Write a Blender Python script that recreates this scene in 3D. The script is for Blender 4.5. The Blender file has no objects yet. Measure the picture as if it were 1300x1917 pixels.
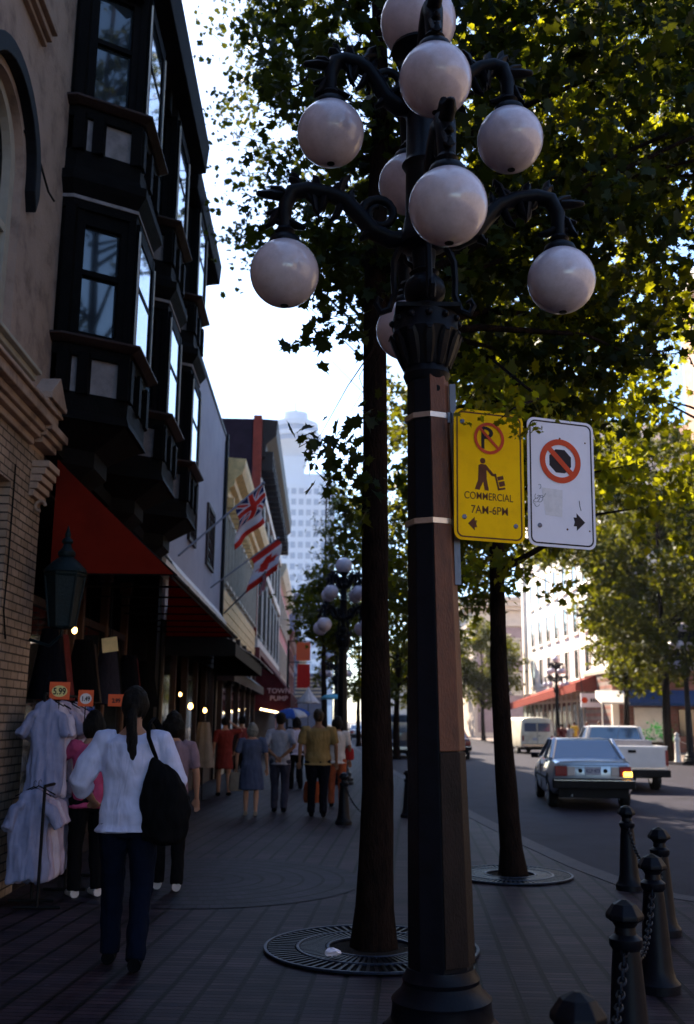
import bpy, bmesh, math, random
import numpy as np
from mathutils import Vector, Matrix, Euler
random.seed(7); rng = np.random.default_rng(7)
PI = math.pi
sc = bpy.context.scene
C = sc.collection

# ---------------------------------------------------------------- camera
YAW, PITCH, ROLL, EYE = 1.5, 11.85, 0.5, 1.6
F_, CX, CY = 1864.0, 650.0, 958.5
y_, p_, r_ = math.radians(YAW), math.radians(PITCH), math.radians(ROLL)
fwd = Vector((math.sin(y_)*math.cos(p_), math.cos(y_)*math.cos(p_), math.sin(p_)))
rt = Vector((math.cos(y_), -math.sin(y_), 0)); up = rt.cross(fwd)
rt, up = rt*math.cos(r_)+up*math.sin(r_), up*math.cos(r_)-rt*math.sin(r_)
cd = bpy.data.cameras.new('camera'); cam = bpy.data.objects.new('camera', cd); C.objects.link(cam)
cam.matrix_world = Matrix(((rt.x, up.x, -fwd.x, 0), (rt.y, up.y, -fwd.y, 0), (rt.z, up.z, -fwd.z, EYE), (0, 0, 0, 1)))
cd.sensor_fit = 'VERTICAL'; cd.sensor_height = 36; cd.sensor_width = 24
cd.lens = F_/1917*36; cd.clip_start = 0.05; cd.clip_end = 6000
cd.dof.use_dof = True; cd.dof.focus_distance = 6.2; cd.dof.aperture_fstop = 2.3
sc.camera = cam
# ---------------------------------------------------------------- light
SUN_AZ, SUN_EL = 30.0, 39.0        # degrees left of the street axis, above the horizon
w = bpy.data.worlds.new('World'); sc.world = w; w.use_nodes = True
nt = w.node_tree; bg = nt.nodes['Background']
sk = nt.nodes.new('ShaderNodeTexSky'); sk.sky_type = 'NISHITA'; sk.sun_disc = False
sk.sun_elevation = math.radians(SUN_EL); sk.sun_rotation = math.radians(-SUN_AZ)
sk.dust_density = 0.45; sk.ozone_density = 4.5; sk.air_density = 1.0
nt.links.new(sk.outputs[0], bg.inputs[0]); bg.inputs[1].default_value = 0.10
sd = bpy.data.lights.new('sun', 'SUN'); sd.energy = 5.0; sd.angle = math.radians(0.55); sd.color = (1.0, 0.86, 0.68)
sun = bpy.data.objects.new('sun', sd); C.objects.link(sun)
a_, e_ = math.radians(SUN_AZ), math.radians(SUN_EL)
sdir = Vector((-math.sin(a_)*math.cos(e_), math.cos(a_)*math.cos(e_), math.sin(e_)))
sun.rotation_euler = sdir.to_track_quat('Z', 'Y').to_euler(); sun.location = sdir*60
sc.view_settings.view_transform = 'Standard'; sc.view_settings.look = 'None'
sc.view_settings.exposure = 2.15; sc.view_settings.gamma = 1.0
sc.cycles.max_bounces = 7; sc.cycles.diffuse_bounces = 3; sc.cycles.glossy_bounces = 3
sc.cycles.transmission_bounces = 4; sc.cycles.transparent_max_bounces = 6

# ---------------------------------------------------------------- helpers
def ray(px, py): return fwd + rt*((px-CX)/F_) - up*((py-CY)/F_)
def atY(px, py, Y):
    d = ray(px, py); return Vector((0, 0, EYE)) + d*(Y/d.y)
def atX(px, py, X):
    d = ray(px, py); return Vector((0, 0, EYE)) + d*(X/d.x)
def gnd(px, py, z=0):
    d = ray(px, py); return Vector((0, 0, EYE)) + d*((z-EYE)/d.z)
def proj(P):
    d = Vector(P)-Vector((0, 0, EYE)); k = d.dot(fwd)
    return (CX+F_*d.dot(rt)/k, CY-F_*d.dot(up)/k) if k > .1 else (-9999, -9999)

def tag(o, label=None, cat=None, group=None, kind=None):
    if label: o['label'] = label
    if cat: o['category'] = cat
    if group: o['group'] = group
    if kind: o['kind'] = kind
    return o
def thing(name, loc, label, cat, group=None, rz=0.0):
    o = bpy.data.objects.new(name, None); C.objects.link(o)
    o.empty_display_size = .2
    o.location = loc; o.rotation_euler = (0, 0, rz)
    return tag(o, label, cat, group)
KIDS = {}
def wloc(o):
    v = Vector((0, 0, 0))
    while o is not None: v += Vector(o.location); o = o.parent
    return v
def link(name, me, mat, parent=None):
    o = bpy.data.objects.new(name, me); C.objects.link(o)
    if mat is not None:
        ms = mat if isinstance(mat, (list, tuple)) else [mat]
        if len(me.materials) == 0:
            for m in ms: me.materials.append(m)
    if parent is not None:
        o.parent = parent; KIDS.setdefault(parent.name, []).append(o)
    return o
def copy_tree(o, parent=None):
    c = o.copy(); C.objects.link(c)
    if parent is not None:
        c.parent = parent; KIDS.setdefault(parent.name, []).append(c)
    for ch in KIDS.get(o.name, []): copy_tree(ch, c)
    return c

class MB:
    def __init__(s): s.v = []; s.f = []; s.mi = []; s.m = 0
    def add(s, vs, fs):
        n = len(s.v); s.v += [tuple(v) for v in vs]
        s.f += [tuple(i+n for i in f) for f in fs]; s.mi += [s.m]*len(fs); return s
    def box(s, x0, x1, y0, y1, z0, z1):
        x0, x1 = min(x0, x1), max(x0, x1); y0, y1 = min(y0, y1), max(y0, y1); z0, z1 = min(z0, z1), max(z0, z1)
        return s.add([(x0,y0,z0),(x1,y0,z0),(x1,y1,z0),(x0,y1,z0),(x0,y0,z1),(x1,y0,z1),(x1,y1,z1),(x0,y1,z1)],
                     [(3,2,1,0),(4,5,6,7),(0,1,5,4),(1,2,6,5),(2,3,7,6),(3,0,4,7)])
    def obox(s, c, ax, ay, az):   # centre and three half-axis vectors
        c, ax, ay, az = map(Vector, (c, ax, ay, az))
        vs = [c+ax*i+ay*j+az*k for k in (-1, 1) for i, j in ((-1,-1),(1,-1),(1,1),(-1,1))]
        return s.add(vs, [(3,2,1,0),(4,5,6,7),(0,1,5,4),(1,2,6,5),(2,3,7,6),(3,0,4,7)])
    def prism(s, poly, d):        # poly: list of 3-D points (planar), d: extrusion vector
        d = Vector(d); n = len(poly); P = [Vector(p) for p in poly]
        return s.add(P+[p+d for p in P], [tuple(range(n))[::-1], tuple(range(n, 2*n))]+[(i,(i+1)%n,(i+1)%n+n,i+n) for i in range(n)])
    def ring(s, outer, inner, d):
        d = Vector(d); n = len(outer); O = [Vector(p) for p in outer]; I = [Vector(p) for p in inner]
        vs = O+I+[p+d for p in O]+[p+d for p in I]; fs = []
        for i in range(n):
            j = (i+1) % n
            fs += [(i, j, n+j, n+i), (2*n+i, 3*n+i, 3*n+j, 2*n+j), (i, 2*n+i, 2*n+j, j), (n+i, n+j, 3*n+j, 3*n+i)]
        return s.add(vs, fs)
    def loft(s, rings, cap=True):
        n = len(rings[0]); vs = [p for r in rings for p in r]; fs = []
        for k in range(len(rings)-1):
            for i in range(n):
                j = (i+1) % n; fs.append((k*n+i, k*n+j, (k+1)*n+j, (k+1)*n+i))
        if cap: fs += [tuple(range(n))[::-1], tuple(range((len(rings)-1)*n, len(rings)*n))]
        return s.add(vs, fs)
    def tube(s, pts, rad, n=8, cap=True, flat=1.0):
        P = [Vector(p) for p in pts]; k = len(P)
        R = rad if isinstance(rad, (list, tuple)) else [rad]*k
        T = [(P[min(i+1, k-1)]-P[max(i-1, 0)]).normalized() for i in range(k)]
        u = T[0].orthogonal().normalized() if abs(T[0].z) > .99 else T[0].cross(Vector((0, 0, 1))).normalized()
        rings = []
        for i in range(k):
            u = (u-T[i]*u.dot(T[i])).normalized(); v = T[i].cross(u)
            rings.append([P[i]+(u*math.cos(2*PI*j/n)+v*math.sin(2*PI*j/n)*flat)*R[i] for j in range(n)])
        return s.loft(rings, cap)
    def lathe(s, prof, c=(0, 0, 0), n=24, rot=0.0, sx=1.0, sy=1.0):
        c = Vector(c)
        return s.loft([[c+Vector((math.cos(2*PI*j/n+rot)*r*sx, math.sin(2*PI*j/n+rot)*r*sy, z)) for j in range(n)] for r, z in prof])
    def ball(s, c, r, n=16, m=10, sx=1, sy=1, sz=1):
        return s.lathe([(max(.001, math.sin(PI*i/m))*r, -math.cos(PI*i/m)*r*sz) for i in range(m+1)], c, n, 0, sx, sy)
    def ell(s, rows, n=16):      # rows: (cx,cy,z,rx,ry)
        return s.loft([[(cx+rx*math.cos(2*PI*j/n), cy+ry*math.sin(2*PI*j/n), z) for j in range(n)] for cx, cy, z, rx, ry in rows])
    def mesh(s, off=None):
        me = bpy.data.meshes.new('m'); vs = s.v
        if off is not None: vs = [(a-off[0], b-off[1], c-off[2]) for a, b, c in vs]
        me.from_pydata([tuple(v) for v in vs], [], s.f); me.polygons.foreach_set('material_index', s.mi)
        return me
    def split(s):
        par = list(range(len(s.v)))
        def fd(a):
            while par[a] != a: par[a] = par[par[a]]; a = par[a]
            return a
        for f in s.f:
            for b in f[1:]: par[fd(f[0])] = fd(b)
        g = {}
        for f in s.f: g.setdefault(fd(f[0]), []).append(f)
        out = []
        for fs in g.values():
            ids = sorted({i for f in fs for i in f}); mp = {i: j for j, i in enumerate(ids)}
            m = MB(); m.add([s.v[i] for i in ids], [tuple(mp[i] for i in f) for f in fs]); out.append(m)
        return out
    def build_each(s, *a, **k):
        for m in s.split(): o = m.build(*a, **k)
        return o
    def build(s, name, mat, parent=None, smooth=None, local=False, bevel=0, recalc=True):
        me = s.mesh(None if (local or parent is None) else wloc(parent))
        if recalc:
            bm = bmesh.new(); bm.from_mesh(me); bmesh.ops.recalc_face_normals(bm, faces=bm.faces); bm.to_mesh(me); bm.free()
        if smooth:
            me.polygons.foreach_set('use_smooth', [True]*len(me.polygons)); me.set_sharp_from_angle(angle=math.radians(smooth))
        me.name = name
        o = link(name, me, mat, parent)
        if bevel:
            b = o.modifiers.new('bevel', 'BEVEL'); b.width = bevel; b.segments = 2; b.limit_method = 'ANGLE'
        return o
def evaluated(me, mods):
    """run modifiers on a temporary object and return the result as a plain mesh"""
    o = bpy.data.objects.new('tmp', me); C.objects.link(o)
    for typ, props in mods:
        m = o.modifiers.new(typ, typ)
        for k, v in props.items(): setattr(m, k, v)
    bpy.context.view_layer.update()
    dg = bpy.context.evaluated_depsgraph_get()
    r = bpy.data.meshes.new_from_object(o.evaluated_get(dg))
    bpy.data.objects.remove(o); return r
def blob(mb, voxel, smooth=4, fac=.6):
    me = evaluated(mb.mesh(), [('REMESH', dict(mode='VOXEL', voxel_size=voxel)), ('SMOOTH', dict(factor=fac, iterations=smooth))])
    me.materials.clear(); me.polygons.foreach_set('use_smooth', [True]*len(me.polygons)); return me
from mathutils import noise as MN
def wrinkle(me, amp, fx, fy, fz, seed=0.0):
    me.update(); ns = [v.normal.copy() for v in me.vertices]
    for v, n in zip(me.vertices, ns):
        p = Vector((v.co.x*fx+seed, v.co.y*fy, v.co.z*fz-seed)); q = MN.noise(p)+.5*MN.noise(p*2.1)
        v.co += n*(amp*max(q+.15, -.12))
    me.update(); return me
def text_mesh(txt, size, depth=.001, bold=0.0, shear=0, spacing=1.0):
    cu = bpy.data.curves.new('t', 'FONT'); cu.body = txt; cu.size = size; cu.extrude = depth; cu.offset = bold
    cu.align_x = 'CENTER'; cu.align_y = 'CENTER'; cu.space_character = spacing
    o = bpy.data.objects.new('t', cu); C.objects.link(o); bpy.context.view_layer.update()
    me = bpy.data.meshes.new_from_object(o.evaluated_get(bpy.context.evaluated_depsgraph_get())); bpy.data.objects.remove(o)
    return me
def text_on(name, txt, size, mat, parent, center, right, upv, depth=.001, bold=0.0, sx=1.0):
    me = text_mesh(txt, size, depth, bold); right = Vector(right).normalized(); upv = Vector(upv).normalized(); nn = right.cross(upv)
    c = Vector(center); off = Vector((0, 0, 0))
    M = Matrix(((right.x*sx, upv.x, nn.x, c.x), (right.y*sx, upv.y, nn.y, c.y), (right.z*sx, upv.z, nn.z, c.z), (0, 0, 0, 1)))
    me.transform(M); me.name = name
    return link(name, me, mat, parent)

# ---------------------------------------------------------------- materials
def nodes(name):
    m = bpy.data.materials.new(name); m.use_nodes = True
    return m, m.node_tree, m.node_tree.nodes['Principled BSDF']
def mat(name, col, rough=.6, var=.25, scale=6.0, bump=.15, bscale=None, metal=0.0, spec=.18, dirt=None, stretch=None, coat=0.0):
    m, t, b = nodes(name); N, L = t.nodes, t.links
    b.inputs['Roughness'].default_value = rough; b.inputs['Metallic'].default_value = metal
    b.inputs['Specular IOR Level'].default_value = spec; b.inputs['Coat Weight'].default_value = coat
    tc = N.new('ShaderNodeTexCoord'); src = tc.outputs['Object']
    if stretch:
        mp = N.new('ShaderNodeMapping'); mp.inputs['Scale'].default_value = stretch; L.new(src, mp.inputs[0]); src = mp.outputs[0]
    n1 = N.new('ShaderNodeTexNoise'); n1.inputs['Scale'].default_value = scale; n1.inputs['Detail'].default_value = 6; n1.inputs['Roughness'].default_value = .62
    L.new(src, n1.inputs['Vector'])
    cr = N.new('ShaderNodeValToRGB'); e = cr.color_ramp.elements
    c2 = dirt if dirt else tuple(c*(1-var) for c in col)
    c3 = tuple(min(1, c*(1+var*.6)) for c in col)
    e[0].position = .32; e[0].color = (*c2, 1); e[1].position = .68; e[1].color = (*c3, 1)
    mid = e.new(.5); mid.color = (*col, 1)
    L.new(n1.outputs['Fac'], cr.inputs[0]); L.new(cr.outputs[0], b.inputs['Base Color'])
    if bump:
        n2 = N.new('ShaderNodeTexNoise'); n2.inputs['Scale'].default_value = bscale or scale*6; n2.inputs['Detail'].default_value = 4
        L.new(src, n2.inputs['Vector'])
        bp = N.new('ShaderNodeBump'); bp.inputs['Strength'].default_value = bump; bp.inputs['Distance'].default_value = .02
        L.new(n2.outputs['Fac'], bp.inputs['Height']); L.new(bp.outputs[0], b.inputs['Normal'])
    return m
def brick_mat(name, c1, c2, mortar, scale=1.0, bw=.22, bh=.075, axes='YZ', ms=.012, rough=.85, bump=.5, polar=None, rot=0, spec=.3, joint=0):
    m, t, b = nodes(name); N, L = t.nodes, t.links
    b.inputs['Roughness'].default_value = rough; b.inputs['Specular IOR Level'].default_value = spec
    tc = N.new('ShaderNodeTexCoord'); sx = N.new('ShaderNodeSeparateXYZ'); cb = N.new('ShaderNodeCombineXYZ')
    if rot:
        mp = N.new('ShaderNodeMapping'); mp.inputs['Rotation'].default_value = (0, 0, rot); L.new(tc.outputs['Object'], mp.inputs[0]); L.new(mp.outputs[0], sx.inputs[0])
    else: L.new(tc.outputs['Object'], sx.inputs[0])
    if polar:
        at = N.new('ShaderNodeMath'); at.operation = 'ARCTAN2'; L.new(sx.outputs['Y'], at.inputs[0]); L.new(sx.outputs['X'], at.inputs[1])
        mu = N.new('ShaderNodeMath'); mu.operation = 'MULTIPLY'; mu.inputs[1].default_value = polar; L.new(at.outputs[0], mu.inputs[0])
        ln = N.new('ShaderNodeVectorMath'); ln.operation = 'LENGTH'; L.new(tc.outputs['Object'], ln.inputs[0])
        L.new(mu.outputs[0], cb.inputs[0]); L.new(ln.outputs['Value'], cb.inputs[1])
    else:
        L.new(sx.outputs[axes[0]], cb.inputs[0]); L.new(sx.outputs[axes[1]], cb.inputs[1])
    br = N.new('ShaderNodeTexBrick'); L.new(cb.outputs[0], br.inputs['Vector'])
    if joint: br.offset = 0.0 if not polar else .5
    br.inputs['Scale'].default_value = scale; br.inputs['Brick Width'].default_value = bw; br.inputs['Row Height'].default_value = bh
    br.inputs['Mortar Size'].default_value = ms; br.inputs['Mortar Smooth'].default_value = .2; br.inputs['Bias'].default_value = 0
    br.inputs['Color1'].default_value = (*c1, 1); br.inputs['Color2'].default_value = (*c2, 1); br.inputs['Mortar'].default_value = (*mortar, 1)
    n1 = N.new('ShaderNodeTexNoise'); n1.inputs['Scale'].default_value = 1.3; n1.inputs['Detail'].default_value = 9; n1.inputs['Roughness'].default_value = .7; L.new(tc.outputs['Object'], n1.inputs['Vector'])
    mr = N.new('ShaderNodeMapRange'); mr.inputs['From Min'].default_value = .3; mr.inputs['From Max'].default_value = .7; mr.inputs['To Min'].default_value = .45; mr.inputs['To Max'].default_value = 1.45
    L.new(n1.outputs['Fac'], mr.inputs[0])
    mx = N.new('ShaderNodeMix'); mx.data_type = 'RGBA'; mx.blend_type = 'MULTIPLY'; mx.inputs['Factor'].default_value = 1
    L.new(br.outputs['Color'], mx.inputs['A']); L.new(mr.outputs[0], mx.inputs['B']); res = mx.outputs['Result']
    if joint:
        s2 = N.new('ShaderNodeSeparateXYZ'); L.new(cb.outputs[0], s2.inputs[0])
        n3 = N.new('ShaderNodeTexNoise'); n3.inputs['Scale'].default_value = 2.5; L.new(tc.outputs['Object'], n3.inputs['Vector'])
        ad0 = N.new('ShaderNodeMath'); ad0.operation = 'MULTIPLY_ADD'; ad0.inputs[1].default_value = .02; L.new(n3.outputs['Fac'], ad0.inputs[0]); L.new(s2.outputs['Y' if polar else 'X'], ad0.inputs[2])
        pm = N.new('ShaderNodeMath'); pm.operation = 'PINGPONG'; pm.inputs[1].default_value = joint/2; L.new(ad0.outputs[0], pm.inputs[0])
        mj = N.new('ShaderNodeMapRange'); mj.inputs['From Min'].default_value = .010; mj.inputs['From Max'].default_value = .024; mj.inputs['To Min'].default_value = .04; L.new(pm.outputs[0], mj.inputs[0])
        vo = N.new('ShaderNodeTexVoronoi'); vo.inputs['Scale'].default_value = 3.1; L.new(tc.outputs['Object'], vo.inputs['Vector'])
        vm = N.new('ShaderNodeMapRange'); vm.inputs['From Min'].default_value = .035; vm.inputs['From Max'].default_value = .06; vm.inputs['To Min'].default_value = 2.1; vm.inputs['To Max'].default_value = 1.0; L.new(vo.outputs['Distance'], vm.inputs[0])
        m4 = N.new('ShaderNodeMix'); m4.data_type = 'RGBA'; m4.blend_type = 'MULTIPLY'; m4.inputs['Factor'].default_value = 1
        L.new(res, m4.inputs['A']); L.new(vm.outputs[0], m4.inputs['B']); res = m4.outputs['Result']
        m3 = N.new('ShaderNodeMix'); m3.data_type = 'RGBA'; m3.blend_type = 'MULTIPLY'; m3.inputs['Factor'].default_value = 1
        L.new(res, m3.inputs['A']); L.new(mj.outputs[0], m3.inputs['B']); res = m3.outputs['Result']
    L.new(res, b.inputs['Base Color'])
    if bump:
        n2 = N.new('ShaderNodeTexNoise'); n2.inputs['Scale'].default_value = 40; L.new(tc.outputs['Object'], n2.inputs['Vector'])
        ad = N.new('ShaderNodeMath'); ad.operation = 'MULTIPLY_ADD'; ad.inputs[1].default_value = .25; L.new(n2.outputs['Fac'], ad.inputs[0])
        iv = N.new('ShaderNodeMath'); iv.operation = 'SUBTRACT'; iv.inputs[0].default_value = 1; L.new(br.outputs['Fac'], iv.inputs[1]); L.new(iv.outputs[0], ad.inputs[2])
        bp = N.new('ShaderNodeBump'); bp.inputs['Strength'].default_value = bump; bp.inputs['Distance'].default_value = .01
        L.new(ad.outputs[0], bp.inputs['Height']); L.new(bp.outputs[0], b.inputs['Normal'])
    return m
def cloth_mat(name, col, var=.15, scale=12, trans=0.0, folds=.5):
    m, t, b = nodes(name); N, L = t.nodes, t.links
    b.inputs['Roughness'].default_value = .92; b.inputs['Specular IOR Level'].default_value = .06
    tc = N.new('ShaderNodeTexCoord'); n = N.new('ShaderNodeTexNoise'); n.inputs['Scale'].default_value = scale; n.inputs['Detail'].default_value = 3
    L.new(tc.outputs['Object'], n.inputs['Vector'])
    cr = N.new('ShaderNodeValToRGB'); e = cr.color_ramp.elements
    e[0].position = .3; e[0].color = (*[c*(1-var) for c in col], 1); e[1].position = .7; e[1].color = (*[min(1, c*(1+var*.5)) for c in col], 1)
    L.new(n.outputs['Fac'], cr.inputs[0]); L.new(cr.outputs[0], b.inputs['Base Color'])
    if folds:
        mp = N.new('ShaderNodeMapping'); mp.inputs['Scale'].default_value = (9, 9, 3); L.new(tc.outputs['Object'], mp.inputs[0])
        n2 = N.new('ShaderNodeTexNoise'); n2.inputs['Scale'].default_value = 1; n2.inputs['Detail'].default_value = 2; n2.inputs['Distortion'].default_value = .8
        L.new(mp.outputs[0], n2.inputs['Vector'])
        bp = N.new('ShaderNodeBump'); bp.inputs['Strength'].default_value = folds; bp.inputs['Distance'].default_value = .05
        L.new(n2.outputs['Fac'], bp.inputs['Height']); L.new(bp.outputs[0], b.inputs['Normal'])
    if trans:
        tr = N.new('ShaderNodeBsdfTranslucent'); L.new(cr.outputs[0], tr.inputs[0])
        mx = N.new('ShaderNodeMixShader'); mx.inputs[0].default_value = trans
        L.new(b.outputs[0], mx.inputs[1]); L.new(tr.outputs[0], mx.inputs[2]); L.new(mx.outputs[0], N['Material Output'].inputs[0])
    return m
def leaf_mat(name, c1, c2, c3, trans=.45, tcol=(.30, .36, .02)):
    m, t, b = nodes(name); N, L = t.nodes, t.links
    g = N.new('ShaderNodeNewGeometry'); cr = N.new('ShaderNodeValToRGB'); e = cr.color_ramp.elements
    e[0].position = 0; e[0].color = (*c1, 1); e[1].position = 1; e[1].color = (*c3, 1); x = e.new(.5); x.color = (*c2, 1)
    L.new(g.outputs['Random Per Island'], cr.inputs[0]); L.new(cr.outputs[0], b.inputs['Base Color'])
    b.inputs['Roughness'].default_value = .55; b.inputs['Specular IOR Level'].default_value = .10
    tr = N.new('ShaderNodeBsdfTranslucent'); mm = N.new('ShaderNodeMix'); mm.data_type = 'RGBA'; mm.inputs['Factor'].default_value = .6
    L.new(cr.outputs[0], mm.inputs['A']); mm.inputs['B'].default_value = (*tcol, 1); L.new(mm.outputs['Result'], tr.inputs[0])
    mx = N.new('ShaderNodeMixShader'); mx.inputs[0].default_value = trans
    L.new(b.outputs[0], mx.inputs[1]); L.new(tr.outputs[0], mx.inputs[2]); L.new(mx.outputs[0], N['Material Output'].inputs[0])
    return m
def emit_mat(name, col, s):
    m, t, b = nodes(name); b.inputs['Base Color'].default_value = (*col, 1)
    b.inputs['Emission Color'].default_value = (*col, 1); b.inputs['Emission Strength'].default_value = s; return m
def glass_mat(name, col=(.02, .025, .03), rough=.06):
    m, t, b = nodes(name); N, L = t.nodes, t.links
    b.inputs['Base Color'].default_value = (*col, 1); b.inputs['Roughness'].default_value = rough; b.inputs['Specular IOR Level'].default_value = .9
    b.inputs['Coat Weight'].default_value = .6; b.inputs['Coat Roughness'].default_value = .03
    tc = N.new('ShaderNodeTexCoord'); n = N.new('ShaderNodeTexNoise'); n.inputs['Scale'].default_value = .8; L.new(tc.outputs['Object'], n.inputs['Vector'])
    bp = N.new('ShaderNodeBump'); bp.inputs['Strength'].default_value = .04; L.new(n.outputs['Fac'], bp.inputs['Height']); L.new(bp.outputs[0], b.inputs['Normal'])
    return m
M = {}
M['iron'] = mat('cast_iron_paint', (.0040, .0045, .008), .42, .4, 14, .08, 60, spec=.13)
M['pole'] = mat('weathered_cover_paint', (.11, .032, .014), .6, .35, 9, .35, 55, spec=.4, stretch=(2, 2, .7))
M['globe'] = None
M['steel'] = mat('steel_band', (.55, .52, .5), .3, .15, 20, .05, metal=1.0)
M['post_wood'] = mat('shop_post_wood', (.13, .065, .040), .6, .25, 6, .2, 30)  # brownwood lightened; the lit look of the posts is in the colour
M['pole_low'] = mat('dark_lower_cover', (.012, .006, .005), .65, .5, 9, .35, 55, stretch=(2, 2, .7))  # darker brown for the lowest segment of the cover plate
M['blue_canvas'] = cloth_mat('blue_canvas', (.025, .06, .17), .18, 4)
M['galv'] = mat('galvanised_rail', (.16, .16, .19), .5, .15, 20, .05, metal=.6)
M['cream'] = mat('cream_stucco', (.37, .26, .205), .85, .22, 2.2, .35, 25, dirt=(.19, .13, .105))
M['brick_paint'] = brick_mat('painted_brick', (.30, .215, .165), (.24, .17, .125), (.05, .036, .03), bw=.22, bh=.078, ms=.008, bump=.8, axes='YZ')
M['darkwood'] = mat('black_timber', (.0045, .0036, .0036), .75, .4, 7, .35, 40, spec=.07)
M['brownwood'] = mat('brown_sill_timber', (.028, .012, .009), .65, .35, 9, .3, 40, spec=.3)
M['plaster'] = mat('apron_plaster', (.26, .22, .215), .85, .3, 5, .2, 30)
M['glass'] = glass_mat('window_glass')
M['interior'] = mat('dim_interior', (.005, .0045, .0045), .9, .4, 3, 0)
M['red_canvas'] = cloth_mat('red_canvas', (.32, .026, .012), .18, 4, trans=.62, folds=.08)
M['red_awning'] = cloth_mat('muted_red_canvas', (.26, .06, .045), .18, 4, trans=.2, folds=.08)  # restaurant awning cloth, a duller red of its own
M['white_stucco'] = mat('lilac_stucco', (.30, .285, .33), .85, .12, 1.2, .2, 30)
M['white_ledge'] = mat('white_ledge', (.62, .57, .52), .7, .2, 4, .15, 30)
M['gold'] = mat('gold_cornice_paint', (.70, .45, .19), .6, .25, 5, .15, 25)
M['ivory'] = mat('ivory_paint', (.42, .37, .30), .65, .15, 4, .15, 25)
M['purple_wall'] = mat('dark_plum_brick', (.020, .010, .018), .85, .3, 3, .2, 30)
M['red_pil'] = mat('red_pilaster_paint', (.20, .032, .02), .7, .2, 4, .15, 25)
M['brown_corn'] = mat('brown_cornice', (.018, .011, .010), .6, .3, 5, .2, 25)
M['pink'] = mat('pink_stucco', (.36, .15, .16), .8, .2, 3, .2, 20)
M['maroon'] = cloth_mat('maroon_canvas', (.06, .012, .016), .2, 4, trans=.1, folds=.05)
M['maroon_paint'] = mat('maroon_paint', (.13, .025, .03), .6, .2, 4, .1, 25)
M['letter_pink'] = mat('pale_lettering', (.45, .30, .32), .7, .05, 5, 0)
M['bark'] = mat('bark', (.012, .0068, .0052), .95, .7, 5, 1.0, 18, stretch=(3, 3, 1.0), spec=.05, dirt=(.004, .003, .003))
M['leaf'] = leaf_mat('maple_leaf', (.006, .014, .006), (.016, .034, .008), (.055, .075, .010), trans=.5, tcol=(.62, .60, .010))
M['leaf_dark'] = leaf_mat('maple_leaf_shaded', (.004, .009, .005), (.008, .018, .006), (.022, .034, .008), trans=.22, tcol=(.22, .24, .008))  # dark copy of maple_leaf; silhouette and building shade put into its colours
M['leaf_far'] = leaf_mat('leaf_beyond', (.004, .009, .003), (.009, .018, .004), (.030, .035, .006), trans=.24, tcol=(.40, .40, .010))
M['leaf_fine'] = leaf_mat('feathery_leaf', (.006, .016, .012), (.010, .024, .014), (.02, .035, .02), trans=.25, tcol=(.08, .14, .05))
M['sidewalk'] = brick_mat('sidewalk_pavers', (.044, .027, .034), (.014, .011, .018), (.003, .002, .003), bw=.21, bh=.068, axes='XY', ms=.006, rough=.6, bump=.6, rot=math.radians(5.3), spec=.09, joint=.21)
M['paver_ring'] = brick_mat('ring_pavers', (.026, .019, .030), (.012, .010, .017), (.003, .002, .003), bw=.09, bh=.205, polar=1.2, ms=.0035, rough=.6, bump=.6, spec=.09, joint=.205)
M['kerb'] = mat('granite_kerb', (.050, .044, .052), .7, .3, 8, .4, 50)
M['band'] = mat('pale_far_pavers', (.20, .155, .13), .85, .25, 3, .3, 40)
M['road'] = mat('road_asphalt', (.020, .0175, .027), .75, .35, 1.2, .5, 80, spec=.12)
M['ground'] = mat('open_ground', (.09, .08, .08), .9, .3, 1, .2, 10)
M['soil'] = mat('soil', (.014, .010, .008), 1, .4, 20, .6, 60)
M['grate'] = mat('cast_grate', (.022, .030, .050), .45, .5, 9, .2, 50, metal=.4)
M['yellow'] = mat('yellow_sign_paint', (.98, .53, .004), .6, .05, 7, .03, 30, dirt=(.88, .46, .006), spec=.05)
M['sign_white'] = mat('white_sign_paint', (.80, .74, .82), .5, .05, 6, .03, 30, spec=.12)
M['sign_red'] = mat('sign_red_print', (.62, .06, .015), .5, .1, 12, 0)
M['sign_brown'] = mat('sign_brown_print', (.11, .028, .008), .55, .2, 12, 0)
M['sign_black'] = mat('sign_black_print', (.022, .012, .014), .55, .2, 12, 0)
M['patch'] = mat('faded_sticker', (.72, .66, .68), .6, .1, 30, 0)
M['bolt'] = mat('sign_bolt', (.10, .10, .14), .3, .2, 10, 0, metal=.8)
M['black'] = mat('black_paint', (.005, .0048, .006), .6, spec=.15, var=.3, scale=8, bump=.1) if 0 else mat('black_paint', (.005, .0048, .006), .6, .3, 8, .15, 40, spec=.15)
M['lantern'] = mat('verdigris_lantern', (.003, .010, .013), .5, .4, 10, .25, 40, spec=.15)
M['rubber'] = mat('tyre_rubber', (.012, .012, .013), .85, .3, 20, .2, 60)
M['chrome'] = mat('chrome', (.6, .6, .62), .15, .05, 10, 0, metal=1)
M['silver_paint'] = mat('silver_blue_paint', (.33, .38, .46), .28, .05, 5, .01, 200, metal=.45, coat=.7)
M['white_paint'] = mat('white_car_paint', (.62, .60, .60), .35, .06, 4, .02, 60, coat=.5)
M['van_white'] = mat('old_van_paint', (.62, .58, .48), .45, .15, 2.5, .03, 30, dirt=(.48, .42, .32), coat=.2)
M['blue_van'] = mat('dark_blue_van_paint', (.018, .03, .055), .35, .2, 4, .02, 60, coat=.5)
M['grey_van'] = mat('grey_van_roof', (.25, .27, .33), .4, .1, 4, .02, 60, coat=.3)
M['maroon_car'] = mat('maroon_car_paint', (.06, .018, .022), .3, .1, 4, .01, 60, coat=.6)
M['car_glass'] = glass_mat('car_glass', (.03, .06, .13), .05)  # base colour carries the blue of reflected sky
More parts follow.
